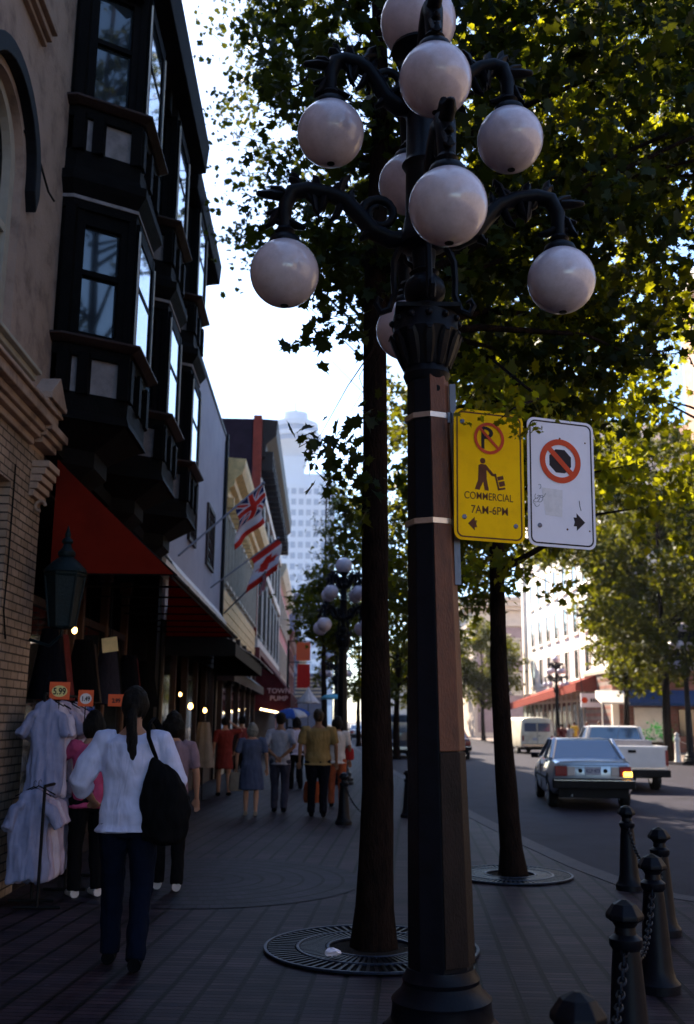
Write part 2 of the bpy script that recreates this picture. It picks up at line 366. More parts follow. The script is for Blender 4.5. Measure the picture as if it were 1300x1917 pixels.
M['tail_red'] = mat('tail_lamp_red', (.20, .012, .012), .25, .1, 20, 0, coat=.6)
M['tail_clear'] = mat('reverse_lamp', (.45, .42, .42), .3, .1, 20, 0, coat=.5)
M['blinker'] = emit_mat('blinker_on', (1.0, .42, .03), 3.2)
M['plate'] = mat('number_plate', (.35, .36, .45), .5, .15, 30, 0)
M['plate_ink'] = mat('plate_ink', (.04, .05, .14), .5, .1, 10, 0)
M['skin'] = mat('skin', (.34, .17, .11), .55, .12, 9, .05, 60)
M['skin2'] = mat('tanned_skin', (.24, .11, .065), .55, .12, 9, .05, 60)
M['hair'] = mat('dark_hair', (.005, .004, .004), .6, .4, 30, .6, 90, spec=.12, stretch=(3, 3, .4))
M['hair_grey'] = mat('grey_hair', (.16, .145, .13), .6, .3, 30, .6, 90)
M['hair_brown'] = mat('brown_hair', (.035, .02, .012), .55, .4, 30, .5, 90)
for nm, c in dict(c_white=(.48, .49, .68), c_pink=(.36, .055, .13), c_lav=(.20, .13, .16), c_denim=(.0025, .005, .014), c_black=(.004, .004, .005), c_red=(.15, .022, .018),
                  c_slate=(.065, .075, .13), c_slate2=(.05, .06, .11), c_tee=(.32, .30, .36), c_greytrou=(.035, .032, .05), c_mustard=(.24, .15, .06), c_navy=(.005, .005, .009),
                  c_orange=(.30, .07, .03), c_redbag=(.30, .02, .02), c_beige=(.20, .155, .125), c_pale=(.55, .48, .46), c_yel=(.55, .38, .05), c_maroon=(.14, .03, .03),
                  c_shirtw=(.46, .41, .52), c_shirtb=(.22, .23, .36), c_shirtl=(.36, .29, .38), c_blue=(.03, .08, .32), c_umbw=(.50, .50, .56), c_aqua=(.12, .35, .45)).items():
    M[nm] = cloth_mat(nm[2:]+'_cloth', c)
def globe_mat():
    m, t, b = nodes('opal_globe'); N, L = t.nodes, t.links
    tc = N.new('ShaderNodeTexCoord'); sx = N.new('ShaderNodeSeparateXYZ'); L.new(tc.outputs['Object'], sx.inputs[0])
    n = N.new('ShaderNodeTexNoise'); n.inputs['Scale'].default_value = 7; n.inputs['Detail'].default_value = 12; n.inputs['Roughness'].default_value = .8; L.new(tc.outputs['Object'], n.inputs['Vector'])
    cr = N.new('ShaderNodeValToRGB'); e = cr.color_ramp.elements
    e[0].position = .28; e[0].color = (.44, .37, .42, 1); e[1].position = .6; e[1].color = (.64, .56, .64, 1)
    L.new(n.outputs['Fac'], cr.inputs[0]); L.new(cr.outputs[0], b.inputs['Base Color'])
    b.inputs['Roughness'].default_value = .2; b.inputs['Specular IOR Level'].default_value = .5
    b.inputs['Coat Weight'].default_value = .5; b.inputs['Coat Roughness'].default_value = .05
    return m
M['globe'] = globe_mat()
# ================================================================ SETTING
def sheet(name, poly, z, m, kind='structure', org=(0, 0)):
    mb = MB(); mb.add([(x, y, z) for x, y in poly], [tuple(range(len(poly)))])
    o = mb.build(name, m, None, recalc=False); o['kind'] = kind
    if o.data.polygons[0].normal.z < 0: o.data.flip_normals()
    return o
sheet('ground', [(3000*math.cos(t*PI/24), 3000*math.sin(t*PI/24)) for t in range(48)], -.20, M['ground'])
sheet('road', [(1.5, 8), (40, 8), (40, 300), (1.5, 300)], -.12, M['road'])
KP = [(2.1, 300), (2.1, 60), (2.30, 34), (2.45, 25), (2.58, 18.2), (2.72, 14), (2.86, 11.8), (3.04, 10.4), (3.25, 9.85), (3.62, 9.4), (4.3, 9.02), (6, 8.6), (15, 8.2)]
sheet('sidewalk', KP+[(15, -12), (-8, -12), (-8, 300)], 0, M['sidewalk'])
sheet('far_sidewalk', [(15, 300), (15, 60), (15, 44.5), (15.6, 43.2), (17, 42.6), (40, 42.4), (60, 42.4), (60, 300)], -.004, M['band'])
def strip(name, pts, wd, z0, z1, m):
    P = [Vector((x, y, 0)) for x, y in pts]; rings = []
    for i, p in enumerate(P):
        t = (P[min(i+1, len(P)-1)]-P[max(i-1, 0)]).normalized(); n = Vector((-t.y, t.x, 0))
        q = p+n*wd
        rings.append([(p.x, p.y, z0), (q.x, q.y, z0), (q.x, q.y, z1), (p.x, p.y, z1)])
    mb = MB(); mb.loft(rings); o = mb.build(name, m, None); o['kind'] = 'structure'; return o
strip('kerb', KP, .26, -.16, .006, M['kerb'])
strip('far_kerb', [(15, 300), (15, 60), (15, 44.5), (15.6, 43.2), (17, 42.6), (60, 42.4)], -.25, -.16, .004, M['kerb'])
# ring paved circle
mb = MB(); mb.v = [(1.62*math.cos(t*PI/32), 1.62*math.sin(t*PI/32), 0) for t in range(64)]; mb.f = [tuple(range(64))]; mb.mi = [0]
o = mb.build('paving_circle', M['paver_ring'], None, recalc=False); o.location = (-1.15, 10.75, .005); o['kind'] = 'structure'
# sky backdrop is the world sky itself

# ================================================================ LEFT BUILDINGS
WX = -2.85
b1 = thing('brick_building', (WX, 5, 0), 'cream painted brick building with arched window and moulded cornice, nearest on the left', 'building')
wall = MB()
def yz(poly, x0, x1, mb): mb.prism([(x0, y, z) for y, z in poly], (x1-x0, 0, 0)); return mb
YC, ZS, RI = 7.98, 6.6, .62
arch = [(YC+RI*math.cos(PI*k/14), ZS+RI*math.sin(PI*k/14)) for k in range(15)]   # right to left
yz([(YC+RI, 4.85), (9.95, 4.85), (9.95, 12.6), (YC, 12.6)]+[(YC, ZS+RI)]+arch[1:7][::-1]+[(YC+RI, ZS)], WX-.3, WX, wall)
yz([(YC, 12.6), (2, 12.6), (2, 4.85), (YC-RI, 4.85), (YC-RI, ZS)]+arch[8:14][::-1]+[(YC, ZS+RI)], WX-.3, WX, wall)
wall.box(WX-.3, WX, 2, 9.95, 4.2, 4.85)
wall.build('upper_wall', M['cream'], b1)
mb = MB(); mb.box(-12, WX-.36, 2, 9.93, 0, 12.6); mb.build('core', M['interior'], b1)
mb = MB(); mb.box(-12, WX, -45, 2, 0, 12.6); mb.build('side_range', M['cream'], b1)
mb = MB(); mb.box(WX-.3, WX, 8.95, 9.95, 0, 4.2); mb.box(WX-.3, WX, 2, 8.95, 3.72, 4.2); mb.box(WX-.3, WX-.12, 2, 8.95, 0, 3.72)
mb.build('brick_pier', M['brick_paint'], b1)
mb = MB(); mb.tube([(WX+.012, 9.02, 3.9), (WX+.012, 9.03, 2.9), (WX+.014, 9.0, 2.55), (WX+.012, 9.12, 2.3)], .008, 6)
mb.tube([(WX+.012, 8.5, 7.0), (WX+.03, 9.0, 6.95), (WX+.05, 9.25, 6.8), (WX+.07, 9.4, 6.78)], .012, 6); mb.build_each('cable', M['black'], b1)
mb = MB()
for z0, z1, d in ((4.20, 4.27, .05), (4.27, 4.33, .11), (4.33, 4.40, .15), (4.40, 4.50, .22), (4.50, 4.54, .26)): mb.box(WX-.05, WX+d, 2, 9.42, z0, z1)
mb.build('belt_cornice', M['cream'], b1, bevel=.01)
mb = MB()
for z0, z1, d in ((4.72, 4.77, .05), (4.77, 4.83, .09), (4.83, 4.87, .14)): mb.box(WX-.05, WX+d, 6.9, 9.2, z0, z1)
mb.build('window_sill', M['ivory'], b1, bevel=.008)
mb = MB()
for z0, z1, d in ((8.15, 8.2, .05), (8.2, 8.27, .1), (8.27, 8.33, .15)): mb.box(WX-.05, WX+d, 6.9, 8.85, z0, z1)
mb.build('window_sill', M['cream'], b1, bevel=.008)
# arch hood
ro, ri = .86, .70
hood = [(YC+ro*math.cos(t), ZS+ro*math.sin(t)) for t in [PI*k/18 for k in range(19)]]+[(YC-ro, ZS-.12), (YC-(ro+ri)/2, ZS-.3), (YC-ri, ZS-.12)]+[(YC+ri*math.cos(t), ZS+ri*math.sin(t)) for t in [PI-PI*k/18 for k in range(19)]]+[(YC+ri, ZS-.12), (YC+(ro+ri)/2, ZS-.3), (YC+ro, ZS-.12)]
mb = MB(); n = len(hood)
yz(hood, WX-.02, WX+.1, mb); mb.build('arch_hood', M['black'], b1, bevel=.012)
mb = MB(); inn = arch+[(YC-RI, 4.87), (YC+RI, 4.87)]
def shrink(poly, c, k): return [(c[0]+(y-c[0])*k[0], c[1]+(z-c[1])*k[1]) for y, z in poly]
mb.ring([(WX-.16, y, z) for y, z in inn], [(WX-.16, y, z) for y, z in shrink(inn, (YC, 5.9), (.80, .93))], (.08, 0, 0))
mb.box(WX-.15, WX-.09, YC-.5, YC+.5, 5.95, 6.03)
fr = mb.build('window_frame', M['ivory'], b1)
mb = MB(); mb.box(WX-.2, WX-.17, YC-.6, YC+.6, 4.87, 7.2); mb.build('pane', M['glass'], fr)
# corner capital with small pediment, console below
mb = MB()
mb.box(WX-.05, WX+.12, 9.45, 9.97, 4.24, 4.62)
for z0, z1, d in ((4.30, 4.36, .17), (4.36, 4.44, .22), (4.62, 4.68, .16), (4.68, 4.74, .20)): mb.box(WX-.05, WX+d, 9.40, 9.99+.02*(d > .17), z0, z1)
mb.prism([(WX-.05, 9.40, 4.74), (WX-.05, 9.99, 4.74), (WX-.05, 9.70, 4.98)], (.24, 0, 0))
mb.build('corner_capital', M['cream'], b1, bevel=.008)
mb = MB()
for k in range(5): mb.box(WX-.05, WX+.05+.03*k, 9.52+.01*k, 9.96, 3.72+.075*k, 3.785+.075*k)
mb.tube([(WX+.03, 9.5, 3.72+.05*math.sin(k)) if 0 else (WX+.06+.05*math.cos(k*.6), 9.74, 3.66+.05*math.sin(k*.6)) for k in range(9)], .02, 6)
mb.build('console', M['cream'], b1, bevel=.006)

# ---- dark bay window building
b2 = thing('bay_window_building', (WX, 14, 0), 'black timbered building with three stacked oriel bays and heavy dark cornice', 'building')
SX = -3.35
mb = MB(); mb.box(-12, WX-.02, 9.97, 18.3, 4.3, 10.6); mb.box(-12, -6, 9.97, 18.3, 10.6, 13)  # set-back upper box: unseen attic added to shade the lamp globes
mb.build('upper_wall', M['plaster'], b2)
mb = MB()
for y in (9.98, 12.33, 14.78, 17.2): mb.box(WX-.05, WX+.05, y, y+.16 if y < 10 else y+.3, 4.3, 10.4)
for z in (5.55, 7.35, 8.35, 10.1): mb.box(WX-.05, WX+.04, 9.98, 18.28, z-.1, z+.12)
mb.build_each('wall_timber', M['darkwood'], b2)
BX, WXb = -2.13, WX
def bay_poly(y0, g=0.0):      # plan of a bay, grown by g
    return [(WXb-.05, y0-g), (WXb+.12, y0-g), (BX+g, y0+.36-g*.6), (BX+g, y0+1.36+g*.6), (WXb+.12, y0+1.72+g), (WXb-.05, y0+1.72+g)]
def slab(mb, poly, z0, z1, poly2=None):
    q = poly2 or poly; mb.loft([[(x, y, z0) for x, y in poly], [(x, y, z1) for x, y in q]])
for i, y0 in enumerate((9.96, 12.38, 14.85)):
    for z in (5.55, 8.32):
        bay = MB(); slab(bay, bay_poly(y0, -.02), z-.72, z-.06); bay.build('bay_apron', M['plaster'], b2)
    tm = MB()
    for z in (5.55, 8.32):
        slab(tm, bay_poly(y0, .03), z-.80, z-.60); slab(tm, bay_poly(y0, .06), z-.9, z-.80, bay_poly(y0, .03))
        slab(tm, bay_poly(y0, .03), z-.20, z-.08)
        P = bay_poly(y0, .015)
        for a, b in ((1, 2), (2, 3), (3, 4)):
            for t in (0.04, .34, .96) if (a, b) != (2, 3) else (.03, .5, .97):
                x, y = P[a][0]+(P[b][0]-P[a][0])*t, P[a][1]+(P[b][1]-P[a][1])*t
                tm.box(x-.07, x+.05, y-.07, y+.07, z-.62, z-.16)
    # corner posts and heads of the windows
    P = bay_poly(y0, -.01)
    for z, h in ((5.55, 1.62), (8.32, 1.75)):
        slab(tm, bay_poly(y0, .02), z+h-.14, z+h)
        for (x, y), dd in zip(P[1:5], (.07, .05, .05, .07)): tm.box(x-dd, x+dd*.6, y-dd, y+dd, z, z+h-.12)
    # heavy skirt between storeys
    slab(tm, bay_poly(y0, .02), 7.17, 7.32, bay_poly(y0, .12)); slab(tm, bay_poly(y0, .12), 7.32, 7.42)
    tm.build('bay_timber', M['darkwood'], b2)
    # corbel under the bay
    cb = MB(); c0 = [(WXb-.05, y0+.55), (WXb, y0+.55), (WXb+.05, y0+.7), (WXb+.05, y0+1.0), (WXb, y0+1.15), (WXb-.05, y0+1.15)]
    mid_ = [(a[0]*.5+b[0]*.5, a[1]*.5+b[1]*.5) for a, b in zip(c0, bay_poly(y0, 0))]
    slab(cb, c0, 3.95, 4.25, mid_); slab(cb, mid_, 4.25, 4.42, mid_); slab(cb, mid_, 4.42, 4.66, bay_poly(y0, .03))
    cb.build('corbel', M['darkwood'], b2)
    for z in (5.55, 8.32):
        sl = MB(); slab(sl, bay_poly(y0, .06), z-.08, z-.03, bay_poly(y0, .15)); slab(sl, bay_poly(y0, .15), z-.03, z)
        sl.build('bay_sill', M['brownwood'], b2, bevel=.006)
    lt = MB(); slab(lt, bay_poly(y0, .035), 7.19-.06, 7.17); lt.build('pale_moulding', M['plaster'], b2)
    for z, h in ((5.55, 1.48), (8.32, 1.6)):
        for a, b in ((1, 2), (2, 3), (3, 4)):
            P = bay_poly(y0, .025 if (a, b) == (2, 3) else -.05)
            A_, B_ = Vector((*P[a], 0)), Vector((*P[b], 0)); t = (B_-A_).normalized(); nn = Vector((t.y, -t.x, 0)) ; L = (B_-A_).length
            def fr_(u0, u1, z0, z1, d0, d1, mb):
                q = [A_+t*u0+nn*d0, A_+t*u1+nn*d0, A_+t*u1+nn*d1, A_+t*u0+nn*d1]
                mb.loft([[(p.x, p.y, z0) for p in q], [(p.x, p.y, z1) for p in q]])
            f = MB(); e = .09
            fr_(.03, .03+e, z, z+h, -.02, .035, f); fr_(L-.03-e, L-.03, z, z+h, -.02, .035, f)
            fr_(.03+e, L-.03-e, z, z+.09, -.02, .03, f); fr_(.03+e, L-.03-e, z+h-.16, z+h, -.02, .03, f)
            fr_(.03+e, L-.03-e, z+h*.5, z+h*.5+.06, -.02, .025, f)
            w_ = f.build('window', M['darkwood'], b2)
            g = MB(); dz = (-.045, -.03) if (a, b) != (2, 3) else (-.01, .018); fr_(.05, L-.05, z+.01, z+h-.01, *dz, g); g.build('pane', M['glass'], w_)
            if (a, b) == (2, 3):
                f = MB(); fr_(.0, .03, z+.02, z+h-.1, .03, .045, f); fr_(L-.03, L, z+.02, z+h-.1, .03, .045, f); f.build_each('edge_bead', M['white_ledge'], w_)
# roof cornice
mb = MB()
def corn(pts, y0, y1): mb.prism([(x, y0, z) for x, z in pts], (0, y1-y0, 0))
corn([(WX-.05, 9.9), (WX+.3, 9.95), (WX+.72, 10.12), (-1.92, 10.15), (-1.88, 10.62), (-1.98, 10.9), (WX-.05, 10.95)], 9.98, 14.55)
corn([(WX-.05, 9.75), (WX+.2, 9.78), (WX+.62, 9.9), (-2.05, 9.92), (-2.02, 10.3), (-2.1, 10.4), (WX-.05, 10.4)], 14.56, 18.2)
for y in np.arange(10.1, 14.4, .55): mb.box(WX, -2.15, y, y+.16, 9.8, 10.1)
mb.build('roof_cornice', M['darkwood'], b2, bevel=.015)
mb = MB(); mb.prism([(-1.5+.0, 0, 0)]*0 or [(WX-.05, 10.0, 4.28), (WX+.12, 10.0, 4.28), (WX+.12, 10.0, 4.44), (WX-.05, 10.0, 4.44)], (0, 8.2, 0))
mb.build('shop_fascia', M['darkwood'], b2)
# shopfront
mb = MB(); mb.box(-12, SX-2.2, 9.97, 18.3, 0, 4.3); mb.box(SX-2.2, WX-.05, 17.9, 18.28, 0, 4.28)
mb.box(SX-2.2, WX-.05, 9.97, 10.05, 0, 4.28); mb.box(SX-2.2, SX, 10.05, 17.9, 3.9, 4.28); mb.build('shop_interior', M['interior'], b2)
mb = MB(); mb.box(SX-2.2, WX, 9.97, 18.28, .005, .012); mb.build('shop_floor', M['brownwood'], b2)
posts = [10.1, 11.3, 13.1, 13.55, 14.0, 15.6, 17.2]
for y in posts:
    mb = MB(); mb.box(SX-.06, SX+.06, y-.06, y+.06, 0, 3.9); mb.box(SX-.09, SX+.09, y-.09, y+.09, 0, .25); mb.box(SX-.09, SX+.09, y-.09, y+.09, 3.7, 3.9)
    mb.build('shop_post', M['post_wood'], b2, bevel=.008)
for y0, y1 in ((11.36, 13.04), (14.06, 15.54), (15.66, 17.14)):
    mb = MB(); mb.box(SX-.05, SX+.05, y0, y1, .0, .5); mb.box(SX-.04, SX+.04, y0, y1, .5, .57); mb.box(SX-.04, SX+.04, y0, y1, 2.9, 3.0); mb.box(SX-.04, SX+.04, y0, y0+.05, .57, 2.9); mb.box(SX-.04, SX+.04, y1-.05, y1, .57, 2.9)
    f = mb.build('display_window', M['brownwood'], b2)
    mb = MB(); mb.box(SX-.012, SX, y0, y1, .58, 2.9); mb.build('pane', M['glass'], f)
# awning
aw = thing('shop_awning', (WX, 14, 4.2), 'red canvas shop awning with closed triangular end over the T-shirt stall', 'awning')
AX0, AZ0, AX1, AZ1, AY0, AY1 = WX+.10, 4.24, -1.50, 3.05, 10.12, 18.0
mb = MB()
for y0 in np.linspace(AY0, AY1, 9)[:-1]:
    y1 = y0+(AY1-AY0)/8
    mb.loft([[(AX0+(AX1-AX0)*t, y, AZ0+(AZ1-AZ0)*t-.03*math.sin(PI*t)-.01*math.sin(PI*(y-y0)/(y1-y0))) for t in np.linspace(0, 1, 7)]+[(AX0+(AX1-AX0)*t, y, AZ0+(AZ1-AZ0)*t-.03*math.sin(PI*t)-.01*math.sin(PI*(y-y0)/(y1-y0))-.006) for t in np.linspace(1, 0, 7)] for y in np.linspace(y0, y1, 5)], cap=True)
mb.build('canopy', M['red_canvas'], aw, smooth=30)
for y in (AY0-.012, AY1+.004):
    mb = MB(); mb.prism([(AX0, y, AZ0-.01), (AX0, y, AZ1), (AX1, y, AZ1)], (0, .008, 0)); mb.build('end_panel', M['red_canvas'], aw)
mb = MB()
for y in np.linspace(AY0+.03, AY1-.03, 9): mb.tube([(AX0, y, AZ0-.05), (AX1+.03, y, AZ1-.01)], .012, 6); mb.tube([(AX0, y, AZ1), (AX1, y, AZ1)], .012, 6)
for t in (.35, .55, .75, .98): mb.tube([(AX0+(AX1-AX0)*t, AY0, AZ0+(AZ1-AZ0)*t-.05), (AX0+(AX1-AX0)*t, AY1, AZ0+(AZ1-AZ0)*t-.05)], .012, 6)
mb.tube([(AX1, AY0, AZ1), (AX1, AY1, AZ1)], .022, 8)
mb.build('awning_frame', M['black'], aw)

# ---- white stucco building
b3 = thing('stucco_building', (WX, 23, 0), 'pale lilac plain stucco building with small diamond-paned windows', 'building')
mb = MB(); mb.box(-14, WX, 18.32, 28.4, 3.4, 9.75); mb.build('wall', M['white_stucco'], b3)
mb = MB(); mb.box(-14, WX+.03, 18.3, 28.5, 9.75, 9.86); mb.box(WX, WX+.09, 28.36, 28.5, 3.4, 9.86); mb.build('coping', M['black'], b3)
mb = MB(); mb.prism([(WX-.02, 18.31, 4.12), (WX+.18, 18.31, 4.16), (WX+.2, 18.31, 4.3), (WX-.02, 18.31, 4.62)], (0, 10.1, 0)); mb.build('ledge', M['white_ledge'], b3)
mb = MB(); mb.prism([(WX-.02, 17.0, 4.12), (WX+.18, 17.0, 4.16), (WX+.2, 17.0, 4.3), (WX-.02, 17.0, 4.5)], (0, 1.28, 0)); mb.build('ledge_return', M['white_ledge'], b3)
for y0, y1 in ((20.9, 22.1), (24.3, 25.9)):
    mb = MB(); mb.ring([(WX-.01, y0, 5.35), (WX-.01, y1, 5.35), (WX-.01, y1, 6.9), (WX-.01, y0, 6.9)], [(WX-.01, y0+.09, 5.44), (WX-.01, y1-.09, 5.44), (WX-.01, y1-.09, 6.81), (WX-.01, y0+.09, 6.81)], (.07, 0, 0))
    for k in range(-5, 12):
        for s in (1, -1):
            a = y0+.09+k*.28; pts = []
            for j in range(2): pts.append((a+(1.37 if j else 0)*(.55) if s > 0 else a+1.0-(1.37 if j else 0)*.55, 5.44+1.37*j))
            p, q = pts
            def clip(p, q):
                lo, hi = y0+.09, y1-.09; (a1, z1), (a2, z2) = p, q
                if max(a1, a2) < lo or min(a1, a2) > hi: return None
                f = lambda y: z1+(z2-z1)*(y-a1)/(a2-a1)
                if a1 < lo: z1_, a1_ = f(lo), lo
                elif a1 > hi: z1_, a1_ = f(hi), hi
                else: z1_, a1_ = z1, a1
                if a2 < lo: z2_, a2_ = f(lo), lo
                elif a2 > hi: z2_, a2_ = f(hi), hi
                else: z2_, a2_ = z2, a2
                return (a1_, z1_), (a2_, z2_)
            r = clip(p, q)
            if r and (Vector(r[0])-Vector(r[1])).length > .05: mb.tube([(WX+.02, *r[0]), (WX+.02, *r[1])], .011, 4)
    f = mb.build('lattice_window', M['brownwood'], b3)
    mb = MB(); mb.box(WX-.02, WX+.008, y0+.05, y1-.05, 5.4, 6.85); mb.build('pane', M['glass'], f)
mb = MB(); mb.tube([(WX+.05, 28.25, 9.6), (WX+.05, 28.25, 3.4)], .05, 8); mb.build('drainpipe', M['black'], b3)
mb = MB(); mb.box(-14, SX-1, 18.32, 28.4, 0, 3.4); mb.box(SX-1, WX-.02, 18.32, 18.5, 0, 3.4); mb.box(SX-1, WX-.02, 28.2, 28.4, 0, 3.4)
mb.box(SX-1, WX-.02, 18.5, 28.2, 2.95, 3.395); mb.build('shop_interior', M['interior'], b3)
for y in (18.9, 20.6, 22.4, 24.3, 26.2, 28.0):
    mb = MB(); mb.box(WX-.2, WX-.06, y-.07, y+.07, 0, 2.95); mb.build('shop_post', M['brownwood'], b3)
for y0, y1 in ((18.97, 20.53), (22.47, 24.23), (26.27, 27.93)):
    mb = MB(); mb.box(WX-.18, WX-.08, y0, y1, 0, .55); f = mb.build('display_window', M['brownwood'], b3)
    mb = MB(); mb.box(WX-.14, WX-.12, y0, y1, .55, 2.94); mb.build('pane', M['glass'], f)

def awning(name, y0, y1, zt, zb, x1, m, label, valance=.0, end=True, x0=WX+.02):
    a = thing(name, (x0, (y0+y1)/2, zt), label, 'awning')
    mb = MB(); mb.prism([(x0, y0, zt), (x1, y0, zb), (x1, y0, zb-.02), (x0, y0, zt-.02)], (0, y1-y0, 0)); mb.build('canopy', m, a)
    if valance:
        mb = MB(); mb.box(x1-.004, x1+.006, y0, y1, zb-valance, zb-.01)
        mb.build('valance', m, a)
    if end:
        for y in (y0-.012, y1+.003):
            mb = MB(); mb.prism([(x0, y, zt-.01), (x0, y, zb-valance), (x1, y, zb-valance), (x1, y, zb)], (0, .008, 0)); mb.build('end_panel', m, a)
    mb = MB()
    for y in np.linspace(y0+.05, y1-.05, max(2, int((y1-y0)/1.6))): mb.tube([(x0, y, zt-.06), (x1, y, zb-.04)], .014, 5); mb.tube([(x0, y, zb-.04), (x1, y, zb-.04)], .014, 5)
    mb.build_each('awning_frame', M['black'], a)
    return a
awning('shop_awning', 18.5, 27.0, 3.62, 3.0, -1.55, M['black'], 'black shop awning below the pale stucco building', .25)
awning('shop_awning', 30.0, 38.5, 4.05, 3.35, -1.75, M['white_ledge'], 'cream fabric awning catching light below the gold cornice building', .0, False)
awning('shop_awning', 28.0, 43.0, 3.3, 2.95, -2.35, M['brownwood'], 'low dark brown awning running below the cream awning', .3)

# ---- gold cornice building
b4 = thing('cornice_building', (WX, 36, 0), 'cream and gold building with tall narrow windows and projecting gold cornice', 'building')
mb = MB(); mb.box(-14, WX-.02, 28.52, 43.4, 0, 8.9); mb.build('wall', M['ivory'], b4)
mb = MB()
prof = [(WX-.05, 8.0), (WX+.1, 8.02), (WX+.14, 8.25), (WX+.28, 8.35), (WX+.3, 8.55), (WX+.5, 8.7), (WX+.58, 8.95), (WX+.6, 9.15), (WX-.05, 9.2)]
mb.prism([(x, 28.54, z) for x, z in prof], (0, 14.8, 0))
for y in np.arange(28.9, 43, .8): mb.box(WX-.02, WX+.26, y, y+.2, 7.75, 8.05)
mb.build('gold_cornice', M['gold'], b4)
mb = MB()
for k in range(7): mb.box(WX-.02, WX+.05+.012*(k % 2), 28.56, 43.35, 4.3+k*.15, 4.3+k*.15+.14)
mb.build('clapboard_band', M['gold'], b4)
for k in range(12):
    y = 29.0+k*1.2
    mb = MB(); mb.ring([(WX-.02, y, 5.5), (WX-.02, y+.8, 5.5), (WX-.02, y+.8, 7.6), (WX-.02, y, 7.6)], [(WX-.02, y+.08, 5.6), (WX-.02, y+.72, 5.6), (WX-.02, y+.72, 7.5), (WX-.02, y+.08, 7.5)], (.12, 0, 0))
    f = mb.build('window', M['ivory'], b4)
    mb = MB(); mb.box(WX-.02, WX+.01, y+.05, y+.75, 5.55, 7.55); mb.build('pane', M['glass'], f)
mb = MB()
for k in range(6): mb.box(WX-.02, WX+.12, 28.6+k*2.9, 28.85+k*2.9, 0, 4.3)
mb.build_each('shop_pilaster', M['brownwood'], b4)
mb = MB(); mb.box(WX-.02, WX+.03, 28.9, 43.3, .6, 2.7); mb.build('shop_window', M['glass'], b4)

mb = MB(); mb.box(-24, -10, 22, 60, 0, 26); mb.build('shade_block', M['purple_wall'], b4)  # unseen block added to keep direct sun off the road
# ---- plum brick building
b5 = thing('tall_brick_building', (WX, 56, 0), 'tall plum brick building with red corner pilaster and dark bracketed cornice', 'building')
mb = MB(); mb.box(-16, WX-.02, 43.5, 68, 0, 15.0); mb.build('wall', M['purple_wall'], b5)
mb = MB(); mb.box(WX-.28, WX+.1, 43.42, 43.75, 5.2, 15.15); mb.build('corner_pilaster', M['red_pil'], b5)
mb = MB(); prof = [(WX-.05, 13.2), (WX+.25, 13.3), (WX+.3, 13.9), (WX+.75, 14.3), (WX+.8, 15.05), (WX-.05, 15.1)]
mb.prism([(x, 43.8, z) for x, z in prof], (0, 24.0, 0))
for y in np.arange(44, 67.5, 1.3): mb.box(WX-.02, WX+.62, y, y+.3, 12.7, 13.6)
mb.build('bracketed_cornice', M['brown_corn'], b5)
mb = MB()
for z in (4.7, 8.5, 11.9): mb.box(WX-.02, WX+.14, 43.8, 68, z, z+.42)
for y in np.arange(43.8, 68, 4.0): mb.box(WX-.02, WX+.09, y, y+.4, 5.1, 12)
mb.build('pale_stringcourse', M['white_ledge'], b5)
for y in np.arange(44.5, 66, 4.0):
    for dy in (0, 1.7):
        for z, h in ((5.4, 2.8), (9.1, 2.5)):
            mb = MB(); mb.ring([(WX-.02, y+dy, z), (WX-.02, y+dy+1.4, z), (WX-.02, y+dy+1.4, z+h), (WX-.02, y+dy, z+h)], [(WX-.02, y+dy+.1, z+.1), (WX-.02, y+dy+1.3, z+.1), (WX-.02, y+dy+1.3, z+h-.1), (WX-.02, y+dy+.1, z+h-.1)], (.07, 0, 0))
            f = mb.build('window', M['brown_corn'], b5)
            mb = MB(); mb.box(WX-.02, WX+.012, y+dy+.06, y+dy+1.34, z+.06, z+h-.06); mb.build('pane', M['glass'], f)
mb = MB(); mb.box(WX-.02, WX+.25, 43.6, 68, 3.9, 4.7); mb.build('shop_fascia', M['maroon_paint'], b5)

# pub awning with its name
pa = awning('pub_awning', 44.6, 60, 4.7, 2.75, -1.25, M['maroon'], 'dark maroon pub awning with pale lettering on its end', .75)
text_on('lettering', 'TOWN', .30, M['letter_pink'], pa, Vector((-1.76, 44.575, 2.86))-wloc(pa), (1, 0, 0), (0, 0, 1), .004, .004, 1.05)
text_on('lettering', 'PUMP', .30, M['letter_pink'], pa, Vector((-1.76, 44.575, 2.54))-wloc(pa), (1, 0, 0), (0, 0, 1), .004, .004, 1.05)
lr = thing('light_row', (-2.0, 43.9, 2.0), 'row of glowing warm bulbs on a dark rail under the pub awning', 'lights')
mb = MB(); mb.tube([(-2.5, 43.2, 2.12), (-1.5, 44.45, 1.93)], .02, 6); mb.build('rail', M['black'], lr)
for k in range(9):
    t = (k+.5)/9; mb = MB(); mb.ball((-2.5+t, 43.2+1.25*t, 2.07-.19*t), .045, 8, 6); mb.build('bulb', M['bulb'] if 'bulb' in M else M.setdefault('bulb', emit_mat('warm_bulb', (1, .72, .35), 4)), lr)

